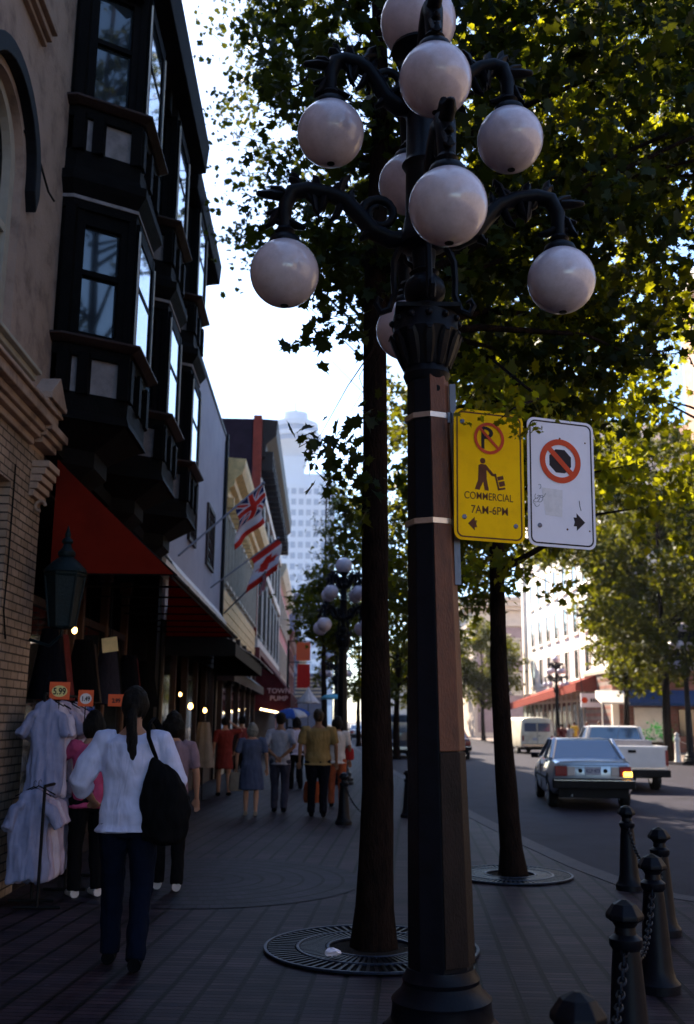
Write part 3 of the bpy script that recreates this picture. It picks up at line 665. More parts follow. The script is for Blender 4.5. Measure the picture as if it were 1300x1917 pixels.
# ---- further left buildings
def block(name, y0, y1, h, m, label, nfl, win=M['glass'], px=WX, pitch=2.6, corn_m=None, cat='building', side=-1, depth=14):
    b = thing(name, (px, (y0+y1)/2, 0), label, cat)
    s = -side; xw = px
    mb = MB(); mb.box(xw, xw-s*depth, y0, y1, 0, h); mb.build('wall', m, b)
    mb = MB(); mb.prism([(xw+s*.002, y0-.2, h-.9), (xw+s*.25, y0-.2, h-.7), (xw+s*.5, y0-.2, h-.1), (xw+s*.5, y0-.2, h+.15), (xw-s*.1, y0-.2, h+.2)], (0, y1-y0+.1, 0)); mb.build('cornice', corn_m or m, b)
    fh = (h-5.2)/nfl
    for f in range(nfl):
        for y in np.arange(y0+.9, y1-1.4, pitch):
            z = 4.7+f*fh
            mb = MB(); mb.ring([(xw, y, z), (xw, y+1.3, z), (xw, y+1.3, z+fh*.68), (xw, y, z+fh*.68)], [(xw, y+.1, z+.1), (xw, y+1.2, z+.1), (xw, y+1.2, z+fh*.68-.1), (xw, y+.1, z+fh*.68-.1)], (s*.09, 0, 0))
            mb.box(xw, xw+s*.16, y-.1, y+1.4, z-.12, z-.002)
            w_ = mb.build('window', corn_m or m, b)
            mb = MB(); mb.box(xw+s*.001, xw+s*.03, y+.08, y+1.22, z+.08, z+fh*.68-.08); mb.build('pane', win, w_)
    mb = MB(); mb.box(xw, xw+s*.04, y0+.4, y1-.4, .5, 3.3); mb.build('shop_window', win, b)
    mb = MB(); mb.box(xw, xw+s*.2, y0+.1, y1-.1, 3.5, 4.1); mb.build('shop_fascia', corn_m or m, b)
    return b
M['brick_dk'] = brick_mat('dull_red_brick', (.20, .06, .05), (.15, .045, .04), (.12, .10, .09), bw=.24, bh=.08, axes='YZ')
M['slate_wall'] = mat('slate_blue_wall', (.09, .10, .15), .85, .2, 2, .1, 10)
M['tan_wall'] = mat('tan_wall', (.42, .33, .24), .85, .2, 2, .1, 10)
block('pink_building', 68.1, 92, 12.0, M['pink'], 'pink stucco building with rows of small windows beyond the plum brick building', 2, corn_m=M['ivory'])
block('brick_terrace', 92.1, 112, 9.5, M['brick_dk'], 'dull red brick building behind the hanging banner, low and narrow', 2)
block('slate_building', 112.1, 140, 15.5, M['slate_wall'], 'slate grey building at the far end of the left row', 3)
block('tan_building', 140.1, 190, 12.5, M['tan_wall'], 'tan building farthest down the left side of the street', 3)
# downtown tower
tw = thing('downtown_tower', (-17, 430, 0), 'pale high-rise with a round revolving-restaurant disc on top, far beyond the street', 'tower')
M['tower'] = mat('tower_concrete', (.46, .51, .60), .8, .06, .05, 0)
M['tower_win'] = mat('tower_windows', (.20, .26, .37), .3, .06, .05, 0)
X0, Y0 = -17.5, 430
mb = MB(); mb.box(-21, 6, Y0-2, Y0+22, 0, 104); mb.box(-19, 4, Y0, Y0+20, 104, 109); mb.box(-18, -8, Y0, Y0+16, 109, 117); mb.build('shaft', M['tower'], tw)
for k in range(20):
    mb = MB(); z = 8+k*4.8
    for j in range(8): mb.box(-20+j*3.3, -17.8+j*3.3, Y0-2.15, Y0-1.95, z, z+2.7)
    mb.build('window_row', M['tower_win'], tw)
mb = MB(); cx, cy = -12.5, Y0+8
mb.lathe([(4, 110), (6, 117), (11.5, 123), (12.2, 124)], (cx, cy, 0), 40); mb.build('disc_base', M['tower'], tw, smooth=40)
mb = MB(); mb.lathe([(11.9, 124), (11.9, 126.5)], (cx, cy, 0), 40); mb.build('disc_glazing', M['tower_win'], tw, smooth=40)
mb = MB(); mb.lathe([(12.3, 126.5), (12.3, 128.5), (10.6, 129)], (cx, cy, 0), 40); mb.build('disc_rim', M['tower'], tw, smooth=40)
mb = MB(); mb.lathe([(10.2, 129), (10.2, 131.5)], (cx, cy, 0), 40); mb.build('disc_glazing', M['tower_win'], tw, smooth=40)
mb = MB(); mb.lathe([(10.6, 131.5), (10.4, 134), (6, 135), (5.6, 139), (1, 139.5)], (cx, cy, 0), 40); mb.tube([(cx, cy, 139), (cx, cy, 158)], [.5, .15], 6); mb.build('disc_roof', M['tower'], tw, smooth=40)

# ================================================================ RIGHT SIDE
RX = 19.0
M['sunwhite'] = mat('white_painted_facade', (.84, .76, .68), .8, .12, 1.5, .1, 10)
M['salmon'] = mat('salmon_brick_wall', (.52, .30, .22), .85, .2, 2, .2, 14)
M['beige'] = mat('beige_stone', (.50, .42, .36), .85, .12, 2, .1, 12)
M['brick_br'] = brick_mat('brown_brick', (.26, .10, .075), (.19, .075, .055), (.20, .15, .13), bw=.6, bh=.2, axes='XZ')
block('white_facade_building', 66, 92, 22, M['sunwhite'], 'white painted four-storey building in full sun behind the street trees', 5, px=RX, side=1, pitch=3.0, corn_m=M['sunwhite'])
mb = MB(); mb.box(RX-.28, RX-.02, 91.4, 92.0, 0, 21); mb.build('corner_pilaster', M['sunwhite'], [o for o in C.objects if o.name.startswith('white_facade_building')][0])
# beige corner building closing the view
bg_ = thing('corner_building', (18, 112, 0), 'beige corner building with deep stone cornice, far down beyond the van', 'building')
mb = MB(); mb.box(17.2, 34, 112, 130, 0, 14); mb.build('wall', M['beige'], bg_)
mb = MB()
for g, z0, z1 in ((.3, 12.2, 12.6), (.6, 14, 14.4), (1.0, 14.4, 15.0), (1.3, 15.0, 15.4)): mb.box(17.2-g, 34, 112-g, 130, z0, z1)
mb.build('stone_cornice', M['beige'], bg_)
M['dull_mauve'] = mat('mauve_brick', (.26, .19, .20), .85, .15, 3, .1, 12)
mb = MB(); mb.box(17.6, 33, 111.9, 111.99, .5, 12.1); mb.build('brick_panel', M['dull_mauve'], bg_)
for z in (4.5, 8.3):
    for k in range(5):
        mb = MB(); x = 18.4+k*2.7; mb.ring([(x, 111.88, z), (x+1.5, 111.88, z), (x+1.5, 111.88, z+2.6), (x, 111.88, z+2.6)], [(x+.15, 111.88, z+.15), (x+1.35, 111.88, z+.15), (x+1.35, 111.88, z+2.45), (x+.15, 111.88, z+2.45)], (0, -.1, 0))
        f = mb.build('window', M['beige'], bg_); mb = MB(); mb.box(x+.1, x+1.4, 111.84, 111.87, z+.1, z+2.5); mb.build('pane', M['glass'], f)
block('street_end_building', 200, 240, 16, M['beige'], 'beige office building at the very end of the street', 4, px=10, side=1)
# restaurant in front of the white building
rs = thing('restaurant', (RX-2, 72, 0), 'low glazed restaurant front under a sloping red awning with a white sign', 'restaurant')
RW = 17.4
mb = MB(); mb.box(RW, RX-.35, 62.5, 86, 0, 3.9); mb.build('wall', M['tan_wall'], rs)
mb = MB()
for y in np.arange(63, 85.5, 1.5): mb.box(RW-.08, RW-.002, y, y+.16, .1, 3.6)
mb.box(RW-.1, RW-.002, 62.6, 85.8, 0, .6); mb.box(RW-.1, RW-.002, 62.6, 85.8, 3.0, 3.15); mb.build('shopfront_frame', M['white_ledge'], rs)
mb = MB(); mb.box(RW-.03, RW-.001, 62.9, 85.5, .61, 2.99); mb.build('shopfront_glass', M['glass'], rs)
mb = MB(); mb.box(RW, RX-.35, 62.3, 62.49, 0, 3.9); mb.box(RW+.3, RX-.7, 62.2, 62.3, .8, 2.6); mb.build('end_wall', M['sunwhite'], rs)
ra = thing('restaurant_awning', (RW, 74, 3.5), 'long sloping red awning over the sunlit restaurant on the right', 'awning')
mb = MB(); mb.loft([[(RX-.4, y, za+1.1), (RW-1.7, y, za), (RW-1.7, y, za-.5), (RW-1.66, y, za-.5), (RW-1.66, y, za-.03), (RX-.4, y, za+1.06)] for y, za in ((61.5, 4.0), (86, 3.0))])
mb.build('canopy', M['red_awning'], ra)
mb = MB(); mb.prism([(RX-.4, 61.49, 5.1), (RW-1.7, 61.49, 4.0), (RW-1.7, 61.49, 3.5), (RX-.4, 61.49, 3.5)], (0, -.02, 0)); mb.build('end_panel', M['red_awning'], ra)
rg = thing('restaurant_sign', (15.9, 61, 3.2), 'white signboard with red emblem hung below the red restaurant awning', 'sign')
mb = MB(); c = atY(1116, 1311, 60.8); mb.box(c.x-.92, c.x+.92, 60.75, 60.85, c.z-.42, c.z+.42); mb.build('board', M['sign_white'], rg)
mb = MB(); mb.prism([(c.x-.7+.2*math.cos(t*PI/3), 60.74, c.z+.2*math.sin(t*PI/3)) for t in range(6)], (0, -.02, 0)); mb.build('emblem', M['sign_red'], rg)
mb = MB()
for k in range(7): mb.box(c.x-.35+k*.16+(.08 if k > 3 else 0), c.x-.24+k*.16+(.08 if k > 3 else 0), 60.72, 60.745, c.z-.11, c.z+.1)
mb.build_each('letter', M['sign_black'], rg)
mb = MB()
for x in (-.8, .8): mb.tube([(c.x+x, 60.8, c.z+.42), (c.x+x, 61.2, 4.6)], .03, 5)
mb.build_each('hanger', M['black'], rg)
# brown brick low house with blue awning
bh = thing('brown_brick_house', (20, 52, 0), 'low brown brick house with gabled parapet and white corner piers', 'building')
mb = MB(); mb.prism([(17.0, 58.2, 0), (24.5, 58.2, 0), (24.5, 58.2, 4.2), (20.6, 58.2, 6.4), (17.0, 58.2, 4.6)], (0, 6, 0)); mb.build('wall', M['brick_br'], bh)
mb = MB(); mb.prism([(20.6, 58.0, 6.6), (24.7, 58.0, 4.3), (24.7, 58.0, 4.1), (20.6, 58.0, 6.4), (16.9, 58.0, 4.5), (16.9, 58.0, 4.7)], (0, 6.3, 0)); mb.build('gable_coping', M['ivory'], bh)
mb = MB(); mb.box(16.9, 17.3, 58.0, 58.19, 0, 3.0); mb.box(18.2, 20.2, 58.1, 58.19, 0, 2.5); mb.build_each('doorway', M['sunwhite'], bh)
mb = MB(); mb.box(20.8, 23, 58.1, 58.19, .9, 2.4); mb.build('shop_window', M['glass'], bh)
ba = thing('blue_awning', (20, 58, 3), 'bright blue awning on the low brown brick house', 'awning')
mb = MB(); mb.prism([(17.6, 57.99, 3.5), (17.6, 56.9, 2.75), (17.6, 56.9, 2.6), (17.6, 57.99, 2.6)], (4.6, 0, 0)); mb.build('canopy', M['blue_canvas'], ba)
wc = thing('white_canopy', (17.4, 57.5, 3), 'small white canopy beside the blue awning', 'awning')
mb = MB(); mb.prism([(15.9, 57.8, 3.45), (15.9, 56.6, 2.75), (15.9, 56.6, 2.65), (15.9, 57.8, 3.0)], (1.6, 0, 0)); mb.build('canopy', M['sunwhite'], wc)
mb = MB()
for x in (15.95, 17.45): mb.tube([(x, 56.7, 0), (x, 56.7, 2.7)], .04, 6)
mb.build_each('post', M['sunwhite'], wc)
# tall salmon building behind, seen through the leaves at the right edge
sb = thing('salmon_building', (27, 64, 0), 'tall salmon brick building glimpsed in sun through the leaves at the right', 'building')
mb = MB(); mb.box(25.0, 42, 56, 65, 0, 30); mb.build('wall', M['salmon'], sb)
for z in np.arange(5, 27, 3.6):
    for y in np.arange(57, 63.5, 2.2):
        mb = MB(); mb.ring([(25, y, z), (25, y+1.3, z), (25, y+1.3, z+2.2), (25, y, z+2.2)], [(25, y+.12, z+.12), (25, y+1.18, z+.12), (25, y+1.18, z+2.08), (25, y+.12, z+2.08)], (-.12, 0, 0)); f = mb.build('window', M['ivory'], sb)
        mb = MB(); mb.box(24.96, 24.99, y+.1, y+1.2, z+.1, z+2.1); mb.build('pane', M['glass'], f)
mb = MB(); mb.box(24.4, 42, 55.5, 65.1, 30, 31.2); mb.build('cornice', M['ivory'], sb)

# buildings that face the camera's side of the street from out of frame on the right: they catch the sun and throw it back
ob = thing('tan_terrace', (24, 15, 0), 'tan brick terrace across the street, out of frame to the right', 'building')
mb = MB(); mb.box(23, 36, -40, 41, 0, 13); mb.build('wall', M['tan_wall'], ob)
for z in (4.6, 8.6):
    for y in np.arange(-20, 39, 3.4):
        mb = MB(); mb.box(22.93, 22.998, y, y+1.4, z, z+2.3); mb.build('window', M['glass'], ob)
mb = MB(); mb.box(22.5, 23.1, -40, 41, 13, 13.7); mb.build('cornice', M['ivory'], ob)
# ================================================================ STREET LAMPS
def make_lamp(loc, label):
    L = thing('street_lamp', loc, label, 'street lamp', 'ornate globe street lamps')
    def B(mb, n, m, par=None, **k): return mb.build(n, m, par or L, local=True, **k)
    o8 = -PI/2
    mb = MB()
    mb.lathe([(.162, .40), (.155, .9), (.140, 1.6), (.122, 2.6), (.110, 3.42), (.109, 3.5)], n=8, rot=o8)
    B(mb, 'pole', M['iron'], bevel=.006)
    mb = MB()
    mb.lathe([(.31, 0), (.31, .07), (.285, .09), (.28, .17), (.25, .20), (.24, .27), (.245, .29), (.20, .33), (.185, .36), (.19, .38), (.172, .41), (.166, .43)], n=32, rot=o8)
    for k in range(8):
        a = 2*PI*(k+.5)/8+o8; mb.ball((.282*math.cos(a)*.98, .282*math.sin(a)*.98, .13), .035, 8, 6)
    B(mb, 'pedestal', M['iron'], smooth=25)
    mb = MB()
    mb.lathe([(.112, 3.42), (.13, 3.46), (.118, 3.5), (.13, 3.52), (.15, 3.60), (.185, 3.70), (.18, 3.71), (.18, 3.80), (.145, 3.82), (.10, 3.84), (.075, 3.86)], n=32)
    for k in range(12):       # acanthus leaves round the capital
        a = 2*PI*k/12; c, s = math.cos(a), math.sin(a)
        mb.tube([(c*r, s*r, z) for r, z in ((.125, 3.50), (.15, 3.57), (.175, 3.64), (.198, 3.69), (.206, 3.665))], [.018, .03, .034, .022, .008], 6, flat=.5)
        mb.ball((c*.184, s*.184, 3.765), .02, 8, 6)
    mb.box(-.175, .175, -.175, .175, 3.80, 3.825)
    B(mb, 'capital', M['iron'], smooth=35)
    mb = MB()
    mb.lathe([(.06, 3.84), (.085, 3.86), (.07, 3.88), (.108, 3.92), (.118, 3.965), (.108, 4.01), (.07, 4.05), (.085, 4.07), (.06, 4.09), (.07, 4.2), (.14, 4.235), (.145, 4.27), (.12, 4.32), (.10, 4.42), (.092, 4.7), (.115, 4.74), (.09, 4.78), (.08, 5.08), (.13, 5.11), (.135, 5.16), (.09, 5.2), (.07, 5.3), (.08, 5.36), (.05, 5.40), (.11, 5.45), (.165, 5.48), (.16, 5.50)], n=24)
    B(mb, 'upper_shaft', M['iron'], smooth=35)
    proto = {}
    def arm(r, z0, zt, sc_):
        A = MB()
        # main curve, hub to hook
        pts = [(.07, z0-.03), (.19, z0-.03), (.29, z0+.02), (.36, z0+.11), (.44, z0+.20), (.54, z0+.245), (.66, z0+.265), (.745, z0+.245), (.785, z0+.16), (.785, zt+.05)]
        k = r/.785; P = [(x*k, 0, z) for x, z in pts]
        A.tube(P, [.062, .062, .060, .058, .056, .056, .056, .058, .052, .044], 10, flat=.8)
        # scroll circle near the hub
        c = (.20*k+.05, z0+.125); R = .115*sc_
        A.tube([(c[0]+R*(1-.025*t)*math.cos(-1.9+t*.42), 0, c[1]+R*(1-.025*t)*math.sin(-1.9+t*.42)) for t in range(24)], [.032-.0006*t for t in range(24)], 8)
        # acanthus leaves along the arm
        for x, z, dx, dz, w_ in ((.80, .22, .11, .01, .03), (.83, .12, .05, -.09, .026), (.76, .06, -.07, -.03, .026), (.72, .30, .02, .06, .024), (.48, .24, -.05, .11, .028), (.62, .22, -.02, -.11, .024), (.30, .05, .05, -.08, .028), (.42, .17, -.02, .10, .026), (.52, .24, -.07, .06, .03), (.60, .275, .02, .07, .028), (.70, .265, .05, .06, .03), (.775, .22, .07, .045, .028),
                                 (.80, .14, .07, -.03, .022), (.56, .22, .03, -.09, .028), (.47, .17, .05, -.09, .024), (.665, .25, -.03, -.06, .022), (.34, .09, -.03, -.09, .026), (.80, .05, .06, .02, .018)):
            A.tube([(x*k, 0, z0+z), (x*k+dx*.6, .004, z0+z+dz*.75), (x*k+dx*1.25, 0, z0+z+dz*1.05), (x*k+dx*1.35, 0, z0+z+dz*.7)], [w_*1.35, w_*1.25, w_*.75, .006], 8, flat=.7)
        # globe holder
        A.lathe([(.04, zt+.085), (.058, zt+.06), (.045, zt+.04), (.085, zt+.015), (.098, zt-.02), (.09, zt-.04)][::-1], (r, 0, 0), 16)
        if r > .7:    # hanging scroll below the hub
            A.tube([(.13, 0, z0-.06), (.17, 0, z0-.16), (.175, 0, z0-.27), (.17, 0, z0-.36), (.20, 0, z0-.45), (.25, 0, z0-.47), (.275, 0, z0-.42), (.26, 0, z0-.385), (.235, 0, z0-.40)], [.022, .02, .019, .019, .021, .022, .02, .016, .008], 6)
        return A
    def globe(r, z, R):
        G = MB(); G.ball((r, 0, z), R, 40, 26); return G
    for r, z, R, z0, sc_ in ((.785, 4.05, .192, 4.30, 1), (.525, 4.925, .192, 5.14, .8)):
        am = arm(r, z0, z+R, sc_).mesh(); gm = globe(r, z, R).mesh()
        for me in (am, gm):
            bm = bmesh.new(); bm.from_mesh(me); bmesh.ops.recalc_face_normals(bm, faces=bm.faces); bm.to_mesh(me); bm.free()
            me.polygons.foreach_set('use_smooth', [True]*len(me.polygons))
        am.set_sharp_from_angle(angle=math.radians(50))
        for q in range(4):
            a = link('arm', am, M['iron'], L); a.rotation_euler = (0, 0, q*PI/2+math.radians(2.5))
            g = link('globe', gm, M['globe'], a); cp = MB(); cp.lathe([(.001, z-R-.004), (.022, z-R-.003), (.024, z-R+.006)], (r, 0, 0), 12) if q == 0 else None
            if q == 0: cm = cp.mesh(); cm.name = 'drain_cap'
            link('drain_cap', cm, M['iron'], g)
    mb = MB(); mb.ball((0, 0, 5.68), .225, 40, 26, sz=1.0); B(mb, 'globe', M['globe'], smooth=80)
    return L
lamp = make_lamp((.62, 5.2, 0), 'nearest iron lamp with nine opal globes and two signs strapped to its pole')
for z in (3.21, 2.63):
    rr = .124+.0125*(3.4-z); mb = MB()
    mb.lathe([(rr-.004, z-.016), (rr, z-.014), (rr, z+.014), (rr-.004, z+.016)], (0, 0, 0), 8, -PI/2)
    mb.build('steel_band', M['steel'], lamp, local=True)
# rust brown cover plate boxed onto the right-hand faces of the pole
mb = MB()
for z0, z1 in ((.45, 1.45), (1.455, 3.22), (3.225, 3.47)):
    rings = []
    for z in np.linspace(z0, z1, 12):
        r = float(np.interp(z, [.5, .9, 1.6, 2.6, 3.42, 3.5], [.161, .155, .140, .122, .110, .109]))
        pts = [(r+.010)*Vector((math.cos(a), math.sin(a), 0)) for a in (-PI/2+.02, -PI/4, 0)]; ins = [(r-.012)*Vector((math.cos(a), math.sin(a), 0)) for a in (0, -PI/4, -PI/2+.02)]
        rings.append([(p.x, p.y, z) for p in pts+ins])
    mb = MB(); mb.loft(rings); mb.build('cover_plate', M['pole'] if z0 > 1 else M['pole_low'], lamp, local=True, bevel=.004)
mb = MB(); mb.lathe([(.017, 0), (.017, .006)], (0, 0, 0), 12); mb.v = [(.045+a*.93, -.0985-c+(.0)*a, 3.36+b) for a, b, c in mb.v]; mb.build('plate_hole', M['black'], lamp, local=True)
mb = MB(); mb.box(.118, .15, -.05, -.02, 2.30, 3.40); mb.box(.10, .125, -.05, -.02, 3.18, 3.24); mb.box(.10, .125, -.05, -.02, 2.60, 2.66); mb.build('sign_rail', M['galv'], lamp, local=True)
lamp.rotation_euler = (0, math.radians(-.85), 0)
# other lamps of the same pattern
def lamp_copy(x, y, rot, label, z=0):
    c = bpy.data.objects.new('street_lamp', None); C.objects.link(c); c.location = (x, y, z); c.rotation_euler = (0, 0, rot)
    tag(c, label, 'street lamp', 'ornate globe street lamps')
    for ch in KIDS[lamp.name]:
        if ch.name.startswith(('steel_band', 'sign_rail', 'cover_plate', 'plate_hole')): continue
        copy_tree(ch, c)
    return c
lamp_copy(.62, 26.5, PI/4+.05, 'black iron globe lamp standing on the sidewalk beyond the walkers, second on the left')
lamp_copy(.9, 53, .5, 'distant globe lamp showing pale globes just behind the second lamp')
lamp_copy(15.6, 66, PI/4, 'globe lamp on the far sidewalk in front of the red awning restaurant')
lamp_copy(16.0, 88, .3, 'small distant globe lamp on the far sidewalk beyond the white van')
lamp_copy(15.75, 42.9, .8, 'sunlit globe lamp at the right edge beside the chained white posts')

# ---- the two signs
def rrect(w_, h_, r, cx=0, cz=0, n=6):
    pts = []
    for qx, qz, a0 in ((w_/2-r, h_/2-r, 0), (-w_/2+r, h_/2-r, 90), (-w_/2+r, -h_/2+r, 180), (w_/2-r, -h_/2+r, 270)):
        for k in range(n+1):
            a = math.radians(a0+90*k/n); pts.append((cx+qx+r*math.cos(a), cz+qz+r*math.sin(a)))
    return pts
def make_sign(name, loc, rz, ry, w_, h_, face, edge, label):
    s = thing(name, loc, label, 'sign'); s.rotation_euler = (0, ry, rz)
    P = lambda pts, y: [(x, y, z) for x, z in pts]
    mb = MB(); mb.prism(P(rrect(w_, h_, .045), .003), (0, -.004, 0)); mb.build('plate', face, s, local=True)
    mb = MB(); mb.ring(P(rrect(w_-.028, h_-.028, .036), -.0012), P(rrect(w_-.044, h_-.044, .030), -.0012), (0, -.001, 0)); mb.build('border', edge, s, local=True)
    return s, P
SR = math.radians(15)
A1 = atY(842, 775, 5.09); 
ux = Vector((math.cos(SR), math.sin(SR), 0))
W1, H1 = .405, .715
c1 = Vector((.695, 5.075, 2.885))+ux*(W1/2)
s1, P = make_sign('parking_sign', c1, SR, math.radians(.6), W1, H1, M['yellow'], M['sign_brown'], 'yellow commercial loading sign reading 7AM-6PM strapped to the lamp pole')
def circ(cx, cz, r, n=40): return [(cx+r*math.cos(2*PI*k/n), cz+r*math.sin(2*PI*k/n)) for k in range(n)]
def part(n, m, par, fn):
    mb = MB(); fn(mb); return mb.build(n, m, par, local=True)
yy = -.0012
def no_symbol(s, cx, cz, r, wdt, m, ylev=-.0034):
    def f(mb):
        mb.ring(P(circ(cx, cz, r), ylev), P(circ(cx, cz, r-wdt), ylev), (0, -.001, 0))
        a = Vector((-math.cos(PI/4)*(r-wdt*.6), math.sin(PI/4)*(r-wdt*.6))); t = Vector((1, -1)).normalized(); nn = Vector((1, 1)).normalized()*wdt*.46
        p = Vector((cx, cz))+a; q = Vector((cx, cz))-a
        mb.prism(P([tuple(p-nn), tuple(p+nn), tuple(q+nn), tuple(q-nn)], ylev+.0004), (0, -.001, 0))
    return part('prohibition_ring', m, s, f)
no_symbol(s1, .0, .205, .088, .017, M['sign_red'])
def f(mb):
    mb.box(-.045, -.027, -.0025, yy, .145, .265)
    mb.ring(P([(-.028+.05*math.cos(t)+.002, .235+.035*math.sin(t)) for t in np.linspace(-PI/2, PI/2, 14)]+[(-.045, .270), (-.045, .200)], yy), P([(-.030+.033*math.cos(t), .235+.019*math.sin(t)) for t in np.linspace(-PI/2, PI/2, 14)]+[(-.03, .253), (-.03, .217)], yy), (0, -.0012, 0))
part('letter_p', M['sign_black'], s1, f)
def f(mb):
    mb.prism(P(circ(-.038, .078, .0155, 20), yy), (0, -.001, 0))
    mb.prism(P([(-.062, .052), (-.05, .060), (-.02, .058), (-.008, .045), (.022, .012), (.036, .008), (.034, -.004), (.012, .0), (-.016, .030), (-.016, -.02), (-.005, -.075), (-.006, -.083), (-.028, -.083), (-.036, -.035), (-.058, -.083), (-.085, -.080), (-.066, -.03)], yy), (0, -.001, 0))
    for q in ([(.028, .012), (.038, .014), (.058, -.070), (.048, -.072)], [(.048, -.078), (.093, -.068), (.090, -.058), (.05, -.066)], [(.045, -.004), (.078, .006), (.083, -.014), (.05, -.024)], [(.053, -.032), (.086, -.022), (.091, -.048), (.059, -.058)]):
        mb.prism(P(q, yy-.0002), (0, -.001, 0))
part('loading_pictogram', M['sign_brown'], s1, f)
text_on('lettering', 'COMMERCIAL', .056, M['sign_brown'], s1, (-.005, yy-.0006, -.118), (1, 0, 0), (0, 0, 1), .0005, .0002, .80)
text_on('lettering', '7AM-6PM', .062, M['sign_brown'], s1, (.0, yy-.0006, -.192), (1, 0, 0), (0, 0, 1), .0005, .0003, .86)
def arrow(cx, cz, sgn, k, m, s):
    pts = [(0, 0), (.038, .036), (.038, .018), (.052, .018), (.046, 0), (.052, -.018), (.038, -.018), (.038, -.036)]
    part('arrow', m, s, lambda mb: mb.prism(P([(cx-sgn*x*k, cz+z*k) for x, z in pts], yy), (0, -.001, 0)))
arrow(-.125, -.268, -1, 1, M['sign_brown'], s1)
def bolts(s, pts):
    for x, z in pts:
        mb = MB(); mb.lathe([(.013, 0), (.013, .003), (.008, .004), (.008, .008)], (0, 0, 0), 12)
        mb.v = [(a+x, -.0015-c, b+z) for a, b, c in mb.v]; mb.build('bolt', M['bolt'], s, local=True)
bolts(s1, [(-.155, .285), (-.145, -.235), (.150, -.265)])
W2, H2 = .405, .715
c2 = c1+ux*(W1/2+.022+W2/2)+Vector((0, 0, -.008))
s2, P = make_sign('stopping_sign', c2, SR, math.radians(.9), W2, H2, M['sign_white'], M['sign_black'], 'white no stopping sign with red ring beside the yellow sign')
part('octagon', M['sign_black'], s2, lambda mb: mb.prism(P([(-.005+.071*math.cos(PI/8+k*PI/4), .122+.071*math.sin(PI/8+k*PI/4)) for k in range(8)], yy), (0, -.001, 0)))
no_symbol(s2, -.005, .122, .124, .032, M['sign_red'])
arrow(.138, -.21, 1, 1.35, M['sign_black'], s2)
part('faded_sticker', M['patch'], s2, lambda mb: mb.prism(P([(-.12, -.035), (.005, -.04), (.0, -.19), (-.10, -.185)], yy), (0, -.0006, 0)))
def f(mb):
    r = random.Random(3)
    for k in range(9):
        x, z = -.155+r.random()*.045, -.03-r.random()*.10; a = r.random()*6
        mb.tube([(x+.018*math.cos(a+t), yy-.0006, z+.014*math.sin(a+t*1.3)) for t in np.linspace(0, 2.6, 6)], .0011, 4)
    mb.tube([(.105, yy-.0006, -.09), (.108, yy-.0006, -.12), (.115, yy-.0006, -.145)], .002, 4)
part('scribble', M['sign_black'], s2, f)
bolts(s2, [(-.135, -.245)])
for x, z, r in ((.03, -.255, .006), (.165, -.255, .005), (-.005, .25, .006), (.15, .24, .005)): part('rust_spot', M['sign_brown'], s2, lambda mb: mb.prism(P(circ(x, z, r, 10), yy), (0, -.0005, 0)))

# ================================================================ BOLLARDS, GRATES
def make_bollard(loc, label, sc_=1.0):
    b = thing('bollard', loc, label, 'bollard', 'chained iron bollards at the kerb')
    mb = MB(); mb.lathe([(.135, 0), (.135, .05), (.11, .08), (.095, .14), (.070, .50), (.062, .58), (.076, .60), (.076, .63), (.05, .65), (.046, .68), (.06, .70)], n=16)
    mb.build('post', M['iron'], b, local=True, smooth=35)
    mb = MB(); mb.lathe([(.05, .695), (.088, .715), (.088, .735), (.055, .78), (.012, .80)], n=8, rot=PI/8); mb.build('cap', M['iron'], b, local=True, bevel=.004)
    return b
BP = [(.80, 3.25), (1.43, 4.86), (2.10, 6.5), (2.70, 8.15), (3.08, 10.25), (3.45, 12.2)]
BL = ['black iron bollard nearest the camera, only its faceted cap in frame', 'black iron bollard just right of the lamp base, second from the front', 'black iron bollard with chain, third from the front, overlapping the next one',
      'black iron bollard behind the third, close to the kerb corner', 'black iron bollard standing at the kerb edge below the silver sedan']
bo = make_bollard((*BP[0], 0), BL[0])
blist = [bo]
for (x, y), l in list(zip(BP, BL))[1:]:
    c = copy_tree(bo); c.location = (x, y, 0); c['label'] = l; blist.append(c)
for (x, y), l in (((.42, 16.4), 'black iron bollard by the walkway left of the nearest tree trunk'), ((1.55, 17.6), 'black iron bollard right of the nearest tree trunk, chain attached')):
    c = copy_tree(bo); c.location = (x, y, 0); c['label'] = l
def chain(p, q, sag, label, m=M['iron'], name='chain', g='chains hung between bollards'):
    p, q = Vector(p), Vector(q); L_ = (q-p).length*1.12; n = max(6, int(L_/.055))
    mb = MB()
    for k in range(n):
        t = (k+.5)/n; c = p.lerp(q, t)-Vector((0, 0, sag*4*t*(1-t))); d = (q-p).normalized(); d = (d+Vector((0, 0, -sag*4*(1-2*t)/(q-p).length))).normalized()
        s_ = d.cross(Vector((0, 0, 1))).normalized(); u = s_ if k % 2 else d.cross(s_)
        mb.tube([c+d*.036*math.cos(a)+u*.016*math.sin(a) for a in np.linspace(0, 2*PI, 9)], .0058, 5, cap=False)
    o = mb.build(name, m, None, smooth=60); tag(o, label, 'chain', g); return o
cl = ['heavy chain from the nearest bollard cap towards the second bollard', 'heavy chain sagging between the second and third bollards', 'heavy chain hanging behind the third bollard', 'heavy chain curving down from the kerb edge bollard']
for (a, b), l in zip(zip(BP[:4], BP[1:5]), cl):
    chain((*a, .62), (*b, .62), .22, l)
chain((.42, 16.4, .62), (.95, 14.4, .5), .3, 'chain hanging by the walkway bollard left of the tree trunk')

